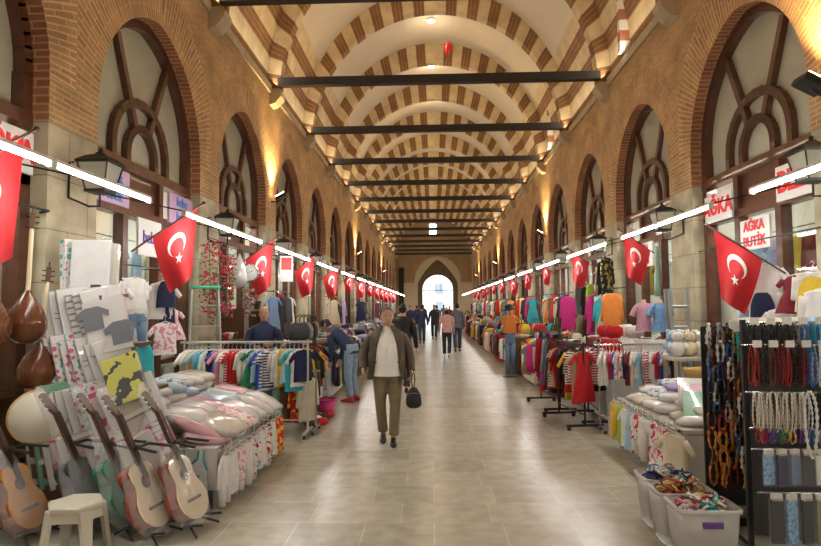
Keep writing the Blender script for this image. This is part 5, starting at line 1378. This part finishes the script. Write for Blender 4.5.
# ---- translucent bins full of bead bracelets
M_bin = pm('bin_plastic', (.66, .65, .60), .25, alpha=.55, coat=.3)
trm = {}
for b_, (x, y, lb, cols) in enumerate(((1.74, 3.98, 'nearest', ['white', 'pink', 'pearl', 'gold', 'turquoise', 'red', 'brown']), (1.74, 4.31, 'middle', ['red', 'gold', 'green', 'brown', 'amber', 'pearl', 'orange']), (1.76, 4.63, 'farthest', ['navy', 'white', 'grey', 'navy', 'blue', 'dark red', 'white']))):
    t = thing('storage_bin', '%s of three clear plastic bins of bracelets on the floor' % lb, 'bin', (x, y, 0), (0, 0, -.02), 'clear bins of bracelets')
    o = MB().loft([ring((0, 0, z), a, bb, 24, e=7) for z, a, bb in ((.0, .155, .12), (.01, .165, .13), (.34, .19, .15))], caps=(True, False)).build('tub', M_bin, t); o.modifiers.new('s', 'SOLIDIFY').thickness = .006
    MB().loft([ring((0, 0, z), a, bb, 24, e=7) for z, a, bb in ((.335, .19, .15), (.335, .205, .162), (.36, .205, .162), (.36, .188, .148))], caps=(False, False)).build('rim', M_bin, t)
    MB().box((0, -.158, .27), (.12, .02, .035)).build('handle', pm('purple_handle', (.16, .06, .28), .4), t)
    k = 0
    for lay in range(2):
        for i in range(20 - 6 * lay):
            a = rnd.uniform(0, 6.28); rr = .15 * math.sqrt(rnd.random()) * (1 - .35 * lay); c = cols[(i * 3 + lay) % 7]; k += 1
            key = ('coil', i % 3)
            if key not in trm:
                R = (.038, .032, .045)[i % 3]; me = MB().tube([(R * math.cos(w / 26 * 2 * PI), R * math.sin(w / 26 * 2 * PI), .004 * math.sin(w)) for w in range(26)], [.010 if w % 2 else .005 for w in range(26)], 6, closed=True).mesh('bead_bracelet'); me.materials.append(None); trm[key] = me
            o = D.objects.new('bead_bracelet', trm[key]); COL.objects.link(o); omat(o, BD[c]); o.location = (x + rr * math.cos(a), y + rr * .75 * math.sin(a), .345 + lay * .035 + rnd.uniform(0, .02)); o.rotation_euler = (rnd.uniform(-.7, .7), rnd.uniform(-.7, .7), a)
            tag(o, '%s coiled bead bracelet lying in the %s of the three clear bins' % (c, lb), 'bracelet', '%s bracelets in the %s bin' % (c, lb))
    f = MB().loft([ring((0, 0, z), a, bb, 20, e=4) for z, a, bb in ((.04, .145, .11), (.3, .17, .13), (.335, .12, .09))]).build('bracelet_heap', patt('bin_heap_%d' % b_, 'vor', BD[cols[0]].node_tree.nodes['Principled BSDF'].inputs[0].default_value[:3], (.5, .35, .2), 55, c3=(.12, .05, .1)), t); f['kind'] = 'stuff'
# ---- bedding and clothes table
RX0, RX1, RY0, RY1, RH = 2.14, 3.22, 5.22, 7.02, .57
t = thing('stall_table', 'cream panelled table heaped with folded baby clothes behind the bins', 'table', ((RX0 + RX1) / 2, (RY0 + RY1) / 2, 0))
dx, dy = RX1 - RX0, RY1 - RY0
M_cpan = pm('cream_panel', (.50, .46, .37), .6)
MB().box((0, 0, RH - .02), (dx, dy, .04)).build('tabletop', M_cpan, t, bevel=.006); MB().box((0, -dy / 2 + .02, RH / 2 - .02), (dx - .04, .02, RH - .06)).build('end_panel', M_cpan, t)
for sx in (-1, 1):
    for sy in (-1, 1): MB().box((sx * (dx / 2 - .03), sy * (dy / 2 - .05), (RH - .04) / 2), (.04, .04, RH - .04)).build('leg', M_cpan, t)
MB().tube([(-dx / 2 - .03, -dy / 2, RH - .01), (-dx / 2 - .03, dy / 2, RH - .01)], .012, 6).build('side_rail', M_chrome, t)
n = 0
for layer in range(3):
    for i in range(6):
        for j in range(3 - layer):
            c = ['white', 'white', 'pale blue', 'cream', 'white', 'pink and white printed', 'white', 'lilac', 'blue and white printed'][n % 9]; n += 1
            soft('folded_clothes', QM.get(c, CC[c]), (2.36 + j * .34 + .17 * layer + rnd.uniform(-.03, .03), 5.42 + i * .28 + rnd.uniform(-.04, .04), RH + .045 + layer * .075), (rnd.uniform(-.1, .1), rnd.uniform(-.12, .05), rnd.uniform(-.6, .6)),
                 '%s folded baby clothes, %s of the heap on the cream table' % (c, ORD[n - 1]), 'folded clothes heaped on the cream table', (.34, .28, .09), n % 3, 'clothing')
for i, (k, z) in enumerate((('green', .62), ('pale pink', .66), ('white', .70))):
    t = thing('bedding_box', 'flat %s boxed set sloping at the near end of the cream table' % k, 'package', (2.50 + .05 * i, 5.34 + .17 * i, z - .01), (-1.0, 0, -.35), 'boxed sets on the cream table')
    MB().box((0, 0, .2), (.55, .05, .36)).build('carton', PK[k], t, bevel=.006); MB().box((0, 0, .2), (.56, .06, .37)).build('film', M_filmp, t)
KS = ['tee', 'vest', 'dress', 'tee', 'trousers', 'romper', 'romper', 'vest', 'tee', 'tee', 'trousers', 'dress']
CS = ['cream', 'red and white printed', 'pink and white printed', 'red and white printed', 'white', 'white', 'red and white printed', 'pale blue', 'white', 'lime green', 'yellow', 'beige']
for i, (c, k) in enumerate(zip(CS, KS)):
    garment(k, CC[c], (RX0 - .05, RY0 + .05 + i * .155, RH + .02), PI / 2 + rnd.uniform(-.2, .5), '%s %s, %s along the aisle side of the cream table' % (c, GN[k], ORD[i]), 'clothes along the cream table', .26, .40, i % 3)
t = thing('wicker_basket', 'golden wicker basket on the far end of the cream table', 'basket', (3.02, 6.85, RH + .29))
MB().lathe([(.10, -.05), (.16, 0), (.17, .06), (.155, .055), (.10, -.035)], 20, caps=(True, True)).build('bowl', patt('wicker', 'stripe', (.50, .32, .08), (.36, .20, .04), 40), t)
# ---- clothes rails
def fill_rail(n_, x0, y0, dx_, dy_, z, cols, kinds, desc, grp, h=(.34, .42), rz=None, w=.27, hg='w', seedo=0):
    for i in range(n_):
        f = i / max(1, n_ - 1); c = cols[(i * 7 + seedo) % len(cols)]; k = kinds[(i * 5 + seedo) % len(kinds)]
        garment(k, CC[c], (x0 + dx_ * f, y0 + dy_ * f, z), (math.atan2(dy_, dx_) + PI / 2 - rnd.uniform(.35, .8)) if rz is None else rz + rnd.uniform(-.3, .3),
                '%s %s, %s hanger %s' % (c, GN[k], ORD[i], desc), grp, w, rnd.choice(h), i % 3, hg)
clothes_rail('steel rail full of baby clothes beyond the cream table', (2.80, 7.92, 0), 0, 1.22, 1.12, M_chrome, grp='clothes rails')
fill_rail(24, 2.24, 7.92, 1.12, 0, 1.09, ['white', 'red', 'pink and white printed', 'navy', 'white', 'pale blue', 'red and white striped', 'white', 'royal blue', 'red and white printed', 'dark red', 'cream', 'grey'], ['tee', 'romper', 'dress', 'tee', 'romper'],
          'from the aisle, steel rail', 'baby clothes on the steel rail')
clothes_rail('black rail of red and dark clothes at the aisle edge', (1.93, 8.42, 0), 1.72, .95, 1.12, M_black, grp='clothes rails')
fill_rail(13, 2.00, 7.98, -.14, .90, 1.09, ['red', 'navy and white striped', 'black', 'dark red', 'red and white striped', 'yellow', 'navy', 'beige', 'red', 'black'], ['dress', 'tee', 'romper', 'coat'],
          'from the front, first black rail', 'clothes on the black aisle rail', (.44, .56, .66), .5, .30, 'b')
clothes_rail('second black rail close behind the first one at the aisle edge', (2.30, 8.62, 0), 1.5, .85, 1.16, M_black, grp='clothes rails')
fill_rail(11, 2.28, 8.25, .04, .78, 1.13, ['red', 'magenta', 'grey', 'red and white striped', 'black', 'white'], ['dress', 'tee', 'coat'], 'from the front, second black rail', 'clothes on the second black rail', (.5, .6), .5, .30, 'b', 3)
clothes_rail('third rail of magenta and dark red scarves along the right aisle', (1.90, 9.75, 0), 1.65, 1.1, 1.22, M_black, grp='clothes rails')
fill_rail(14, 1.95, 9.25, -.08, 1.0, 1.20, ['magenta', 'dark red', 'brown', 'pale blue', 'red', 'magenta', 'dark red', 'denim blue', 'black', 'turquoise'], ['scarf', 'coat', 'scarf'], 'from the front, third scarf rail', 'scarves and coats on the third rail', (.75, .85, .9), .4, .26, 'b', 1)
# table behind the rails with plush piles, hats
stall_table('table with red and white knitted piles behind the clothes rails', (2.92, 9.3, 0), 1.0, 1.7, .92, M_cpan, M_cpan, CC['white'])
PI_ = ['red', 'white', 'red', 'red and white printed', 'white', 'grey', 'red', 'white', 'cream', 'white', 'red', 'pale blue']
for i, c in enumerate(PI_):
    soft('knitted_pile', CC[c], (2.58 + (i % 3) * .30, 8.68 + (i // 3) * .34, .92 + .12), (0, 0, rnd.uniform(-.4, .4)), '%s knitted pile, %s on the table behind the clothes rails' % (c, ORD[i]), 'knitted piles behind the clothes rails', (.30, .28, .24), i % 2, 'clothing')
for i, c in enumerate(('red', 'white', 'red', 'white')):
    soft('knitted_pile', CC[c], (2.66 + (i % 2) * .3, 8.8 + (i // 2) * .4, 1.165 + .09), (0, 0, rnd.uniform(-.4, .4)), '%s knitted cap pile, %s on top of the others' % (c, ORD[i]), 'knitted piles behind the clothes rails', (.26, .24, .18), 1, 'clothing')
def mannequin(label, loc, rz, cloth, kind='torso', H=.62, hat=None, group='shop mannequins'):
    t = thing('mannequin', label, 'mannequin', loc, (0, 0, rz), group); t.scale = (.68,) * 3
    MB().lathe([(.14, 0), (.14, .015), (.02, .03)], 18).build('base', M_chrome, t); MB().tube([(0, 0, .02), (0, 0, .25)], .012, 6).build('pole', M_chrome, t)
    m = MB(); m.loft([ring((0, y, z + .22), a, b, 18) for z, a, b, y in ((0, .13, .09, 0), (.08, .145, .10, 0), (.20, .115, .08, 0), (.34, .14, .10, 0), (.44, .16, .09, 0), (.50, .12, .07, 0), (.54, .05, .05, 0), (.60, .045, .045, 0))])
    m.build('torso', M_skin2, t)
    g = MB(); g.loft([ring((0, 0, z + .22), a * (1 + .0), b, 20) for z, a, b in ((-.06, .19, .14), (.04, .175, .125), (.20, .135, .10), (.34, .155, .115), (.44, .172, .105), (.505, .13, .085), (.53, .075, .065))], caps=(False, False))
    for s in (-1, 1): g.tube([(s * .10, 0, .71), (s * .19, 0, .64), (s * .25, .0, .48)], [.05, .06, .065], 10)
    g.build('blouse', cloth, t, subsurf=1)
    if hat:
        hd = MB(); hd.ball((0, 0, .92), (.075, .09, .12), 12); hd.build('head', M_skin2, t)
        MB().lathe([(.15, .95), (.10, .965), (.095, 1.04), (.04, 1.06)], 18).build('hat', hat, t)
    return t
t = thing('display_stand', 'white block carrying two mannequins beside the ladder', 'stand', (3.12, 8.42, 0)); MB().box((0, 0, .58), (.48, .46, 1.16)).build('block', M_white, t, bevel=.01)
mannequin('mannequin in a pale blue blouse beside the aluminium ladder', (3.17, 8.34, 1.16), .2, CC['pale blue'] if False else pm('blouse_blue', (.16, .30, .55), .8, var=.2, scale=14))
mannequin('mannequin in a pink lilac blouse, left of the blue one', (3.00, 8.50, 1.16), .1, pm('blouse_pink', (.52, .28, .36), .8, var=.15, scale=14))
t = thing('ladder', 'folded aluminium ladder standing at the right stone pillar', 'ladder', (3.36, 8.14, 0), (-.05, .0, .1))
for q in (0, 1):
    for s_ in (-1, 1): MB().box((s_ * (.15 - .03 * q), -.05 * q, .93), (.045, .03, 1.86)).build('rail', M_alu, t)
    for k in range(6): MB().tube([(-.13, -.05 * q, .22 + k * .28), (.13, -.05 * q, .22 + k * .28)], .018, 8).build('rung', M_alu, t)
garment('scarf', CC['mint'], (3.34, 8.86, 2.52), .9, 'long mint green cloth hung high beside the right pillar', 'clothes hung high on the right pillars', .22, .75, 1)
garment('scarf', CC['red'], (3.38, 8.22, .98), .9, 'narrow red cloth hung low beside the right pillar', 'clothes hung high on the right pillars', .12, .5, 1)
for i, (k, c, y, z, h) in enumerate((('coat', 'black', 11.45, 2.55, .7), ('coat', 'black and yellow printed', 11.2, 2.6, .75), ('vest', 'lime green', 12.4, 2.15, .45), ('coat', 'black', 12.7, 2.1, .6), ('coat', 'grey', 13.2, 2.3, .8), ('scarf', 'cream', 11.8, 2.4, .8))):
    garment(k, CC[c], (3.30, y, z), .8, '%s %s hung high by the second right pillar, %s along' % (c, GN[k], ORD[i]), 'clothes hung high on the right pillars', .42, h, i % 2)
# outfits in front of the nearest right shop
for i, (k, c, loc, sc, lb) in enumerate((('tee', 'white', (3.42, 6.18, 2.12), 1.2, 'white baby shirt hung at the door of the nearest right shop'), ('vest', 'navy', (3.36, 6.14, 1.82), .9, 'navy waistcoat of the little suit hung under the white shirt'),
        ('tee', 'white', (3.40, 6.18, 1.88), 1.1, 'white shirt under the navy waistcoat on the right shop door'),
        ('vest', 'yellow', (3.42, 5.42, 1.95), 1., 'yellow and white piece hung under the window rod'), ('dress', 'dark red', (3.46, 5.72, 1.98), 1., 'dark red dress beside the yellow piece'), ('coat', 'white', (3.40, 5.22, 1.85), 1.25, 'white sparkling suit at the near edge of the right window'),
        ('romper', 'pale blue', (3.44, 6.55, 1.85), .9, 'pale blue romper left of the little suit'), ('tee', 'white', (3.42, 5.95, 1.65), .9, 'white shirt hung at the far glass of the nearest right shop'), ('coat', 'white', (3.44, 5.45, 2.0), 1.0, 'white gown hung nearest the right edge'))):
    garment(k, CC[c], loc, -1.0, lb, 'outfits hung before the right shop window', .30, .36, i % 3, sc=sc)
t = thing('hanging_rail', 'thin rod before the right shop window carrying outfits', 'rail', (3.44, 6.5, 2.32)); MB().tube([(0, -1.2, 0), (0, 1.2, 0)], .008, 6).build('rod', M_black, t)
# plush heap by the shop door
for i in range(5):
    c = ('white', 'cream', 'white', 'pale blue', 'white')[i]
    t = thing('plush_toy', '%s plush toy, %s of the group beside the pillar and the charm stand' % (c, ORD[i]), 'toy', (3.02 + .14 * (i % 3), 7.42 + .16 * (i // 3), 1.0 + .0), (0, 0, -.3), 'plush toys by the right shop')
    m = MB(); m.ball((0, 0, .10), (.085, .075, .10), 12); m.build('body', CC[c], t); m = MB(); m.ball((0, -.01, .25), (.07, .065, .065), 12); m.build('head', CC[c], t)
    for s in (-1, 1): MB().ball((s * .05, 0, .31), .025, 8).build('ear', CC[c], t); MB().ball((s * .09, -.03, .13), (.03, .03, .055), 8).build('arm', CC[c], t); MB().ball((s * .025, -.07, .26), .007, 6).build('eye', M_pup, t)
stall_table('small cream cabinet table under the plush toys', (3.16, 7.5, 0), .5, .42, 1.0, M_cpan, M_cpan, None)
# red balloon stuck under the vault
t = thing('balloon', 'red foil balloon caught under the vault crown', 'balloon', (.56, 17.6, 9.46), (.1, .15, 0))
M_bal = pm('balloon_red', (.6, .01, .02), .25, coat=.5)
MB().lathe([(.005, -.24), (.05, -.17), (.11, -.05), (.13, .06), (.10, .17), (.04, .23), (.005, .25)], 16).build('envelope', M_bal, t)
MB().lathe([(.02, -.27), (.005, -.24)], 8).build('knot', M_bal, t); MB().tube([(0, 0, -.26), (.02, 0, -.36), (-.01, 0, -.46)], .003, 4).build('string', M_white, t)
# ================================================================ REPEATING STALLS DOWN THE HALL
rnd = random.Random(77)
LC = ['charcoal', 'grey', 'black', 'denim blue', 'charcoal', 'navy', 'grey', 'brown', 'black', 'white', 'olive', 'beige', 'lilac', 'dark red']
RC = ['dark red', 'orange', 'yellow', 'denim blue', 'brown', 'magenta', 'beige', 'red', 'khaki', 'cream', 'navy', 'turquoise', 'olive', 'grey', 'white', 'black']
SK = {'L': ['charcoal', 'white', 'brown', 'navy'], 'R': ['dark red', 'cream', 'brown', 'navy', 'red']}
def tote(label, mat, loc, rz, group, sc=1.):
    if 'tote' not in SM:
        a = MB().loft([ring((0, 0, z), x, y, 14, e=3) for z, x, y in ((0, .13, .05), (.02, .15, .06), (.14, .16, .06), (.22, .12, .03), (.24, .10, .015))]).mesh('bag_body'); a.materials.append(None)
        b = MB().tube([(-.07, 0, .22), (-.06, 0, .32), (0, 0, .36), (.06, 0, .32), (.07, 0, .22)], .008, 5).mesh('handle'); b.materials.append(M_black); SM['tote'] = (a, b)
    o = D.objects.new('bag', SM['tote'][0]); COL.objects.link(o); o.location = loc; o.rotation_euler = (0, 0, rz); omat(o, mat); tag(o, label, 'bag', group); o.scale = (sc,) * 3
    h = D.objects.new('handle', SM['tote'][1]); h.parent = o; COL.objects.link(h)
def hat(label, mat, loc, group):
    if 'hat' not in SM:
        a = MB().lathe([(.0001, .0), (.17, .0), (.175, .008), (.105, .02), (.098, .10), (.07, .125), (.0001, .13)], 18).mesh('brim'); a.materials.append(None)
        b = MB().lathe([(.108, .016), (.110, .04), (.104, .042)], 18, caps=(False, False)).mesh('hat_band'); b.materials.append(M_black); SM['hat'] = (a, b)
    o = D.objects.new('sun_hat', SM['hat'][0]); COL.objects.link(o); o.location = loc; o.rotation_euler = (rnd.uniform(-.2, .2), rnd.uniform(-.2, .2), 0); omat(o, mat); tag(o, label, 'hat', group)
    h = D.objects.new('hat_band', SM['hat'][1]); h.parent = o; COL.objects.link(h)
def stall(side, idx, y, kind, near):
    s = SG(side); nm = 'left' if side == 'L' else 'right'; C = LC if side == 'L' else RC
    xi = (-1.72 if side == 'L' else 1.95) + s * .12 * (idx % 2) + (0 if idx else s * .25)   # aisle edge
    w = 1.05 if (idx or side == 'R') else .82; xc = xi + s * w / 2; L = 1.35; h = .72 + .06 * (idx % 3)
    who = 'the %s stall on the %s' % (ORD[idx], nm)
    sk = SK[side][idx % len(SK[side])]
    stall_table('%s skirted table of %s' % (sk, who), (xc, y, 0), w, L, h, CC[sk], M_legw, CC[sk], 'skirted tables down the %s side' % nm)
    n = 0; nl = 2; nj = 3 if near else 2
    for layer in range(nl):
        for i in range(4 if near else 3):
            for j in range(nj - (layer > 1)):
                c = C[(n * 5 + idx * 3) % len(C)]; n += 1
                px = xi + s * (.18 + j * (.34 if near else .5) + layer * .10); py = y - .48 + i * (.32 if near else .45); pz = h + .02 + layer * .12
                if kind == 'bags' and (layer == nl - 1 or not near): tote('%s bag, %s item on %s' % (c, ORD[n - 1], who), CC[c], (px, py, pz - .02), rnd.uniform(-1, 1), 'bags on stall tables', 1.0)
                elif kind == 'hats' and (layer >= nl - 1 or not near): hat('%s hat, %s item on %s' % (c, ORD[n - 1], who), CC[c], (px, py, pz + .0), 'hats on stall tables')
                else: soft(('folded_sweater', 'folded_clothes', 'folded_shawl')[idx % 3], CC[c], (px, py, pz + .05), (rnd.uniform(-.15, .15), rnd.uniform(-.15, .15), rnd.uniform(-.8, .8)), '%s folded piece, %s item on %s' % (c, ORD[n - 1], who), 'folded pieces on stall tables', (.36, .30, .13), n % 3, 'clothing', 1. if near else 1.25)
    # clothes hung on the aisle side of the table
    m = 6 if near else 4
    if idx % 2 == 0 or near:
        for i in range(m):
            c = C[(i * 3 + idx * 5) % len(C)]; k = ('coat', 'scarf', 'dress', 'tee')[(i + idx) % 4]
            garment(k, CC[c], (xi - s * .05, y - .55 + i * 1.1 / (m - 1), h + .06), PI / 2 + rnd.uniform(-.6, .6), '%s %s, %s on the aisle side of %s' % (c, GN[k], ORD[i], who), 'clothes on the aisle side of the stalls', .32, .58, i % 2, None)
    # high rail at the back with hanging clothes
    if (side == 'L' and idx % 4 != 1) or (side == 'R' and idx % 3 == 1): return
    t = thing('hanging_rail', 'high wall rail behind %s' % who, 'rail', (WX(side) - s * .42, y, 1.95), group='high wall rails down the hall')
    MB().tube([(0, -.65, 0), (0, .65, 0)], .010, 5).build('rod', M_black, t); MB().tube([(0, 0, 0), (s * .42, 0, .02)], .01, 5).build('hook', M_black, t)
    m = 5 if near else 4
    for i in range(m):
        c = C[(i * 5 + idx * 2 + 1) % len(C)]; k = ('coat', 'dress', 'coat', 'scarf')[(i + idx) % 4]
        garment(k, CC[c], (WX(side) - s * .42, y - .58 + i * 1.16 / (m - 1) + rnd.uniform(-.1, .1), 1.92), PI / 2 + s * .5 + rnd.uniform(-.3, .3), '%s %s, %s on the rail behind %s' % (c, GN[k], ORD[i], who), 'clothes on the high wall rails', .42, .78, i % 2, 'b')
kinds = ['bags', 'folded', 'hats']
for side, ys in (('L', [9.75, 11.4] + [13.1 + 1.69 * i for i in range(21)]), ('R', [11.3, 13.0] + [14.7 + 1.69 * i for i in range(20)])):
    for i, y in enumerate(ys): stall(side, i, y, kinds[(i + (0 if side == 'L' else 1)) % 3], i < 5)
# dark rail with bags on top at the aisle edge, before the person in jeans
clothes_rail('black rail of dark garments beside the white baby clothes rail', (-1.84, 8.62, 0), 1.45, .80, 1.18, M_black, grp='clothes rails')
fill_rail(10, -1.88, 8.28, .08, .68, 1.15, ['black', 'dark red', 'black', 'red and yellow printed', 'charcoal', 'olive', 'black', 'yellow'], ['coat', 'tee', 'coat'], 'from the front, dark left rail', 'garments on the dark left rail', (.62, .75), .5, .32, 'b')
for i, c in enumerate(('charcoal', 'grey', 'black', 'charcoal', 'grey')):
    tote('%s bag hung over the dark left rail, %s from its near end' % (c, ORD[i]), CC[c], (-1.87 + .02 * i, 8.30 + i * .16, 1.20), .3 + .3 * i, 'bags over the dark left rail', .95)
t = thing('plastic_basket', 'round magenta plastic basket on the floor by the dark left rail', 'basket', (-1.68, 9.25, 0))
MB().lathe([(.12, 0), (.17, .2), (.175, .2), (.125, -.0)], 20, caps=(True, False)).build('tub', pm('magenta_plastic', (.6, .03, .2), .4), t); MB().lathe([(.168, .195), (.19, .195), (.19, .215), (.168, .215)], 20, caps=(False, False)).build('rim', MATS['magenta_plastic'], t)
for i, c in enumerate(('brown', 'red', 'white', 'charcoal', 'khaki', 'red')):
    soft('slipper_bundle', CC[c], (-1.66 + .10 * (i % 2), 8.12 + .14 * i, .06), (0, 0, .5 * i), '%s bundle on the floor beside the dark left rail, %s from its near end' % (c, ORD[i]), 'bundles on the floor by the dark rail', (.2, .14, .1), i % 2, 'bundle')

t = thing('clothes_stand', 'slim steel stand with denim and orange clothes at the right aisle edge', 'clothes rack', (1.80, 13.85, 0))
MB().lathe([(.18, 0), (.18, .015), (.02, .03)], 16).build('base', M_black, t); MB().tube([(0, 0, .02), (0, 0, 1.55)], .014, 6).build('pole', M_chrome, t)
garment('trousers', CC['denim blue'], (1.80, 13.80, 1.08), .2, 'denim trousers hung on the slim stand at the right aisle edge', None, .30, .95, 0, None)
garment('tee', CC['orange'], (1.80, 13.80, 1.50), .2, 'orange shirt hung over the denim trousers at the right aisle edge', None, .32, .42, 1, 'b')
hat('black hat on top of the slim clothes stand at the right aisle edge', CC['black'], (1.80, 13.85, 1.55), None)
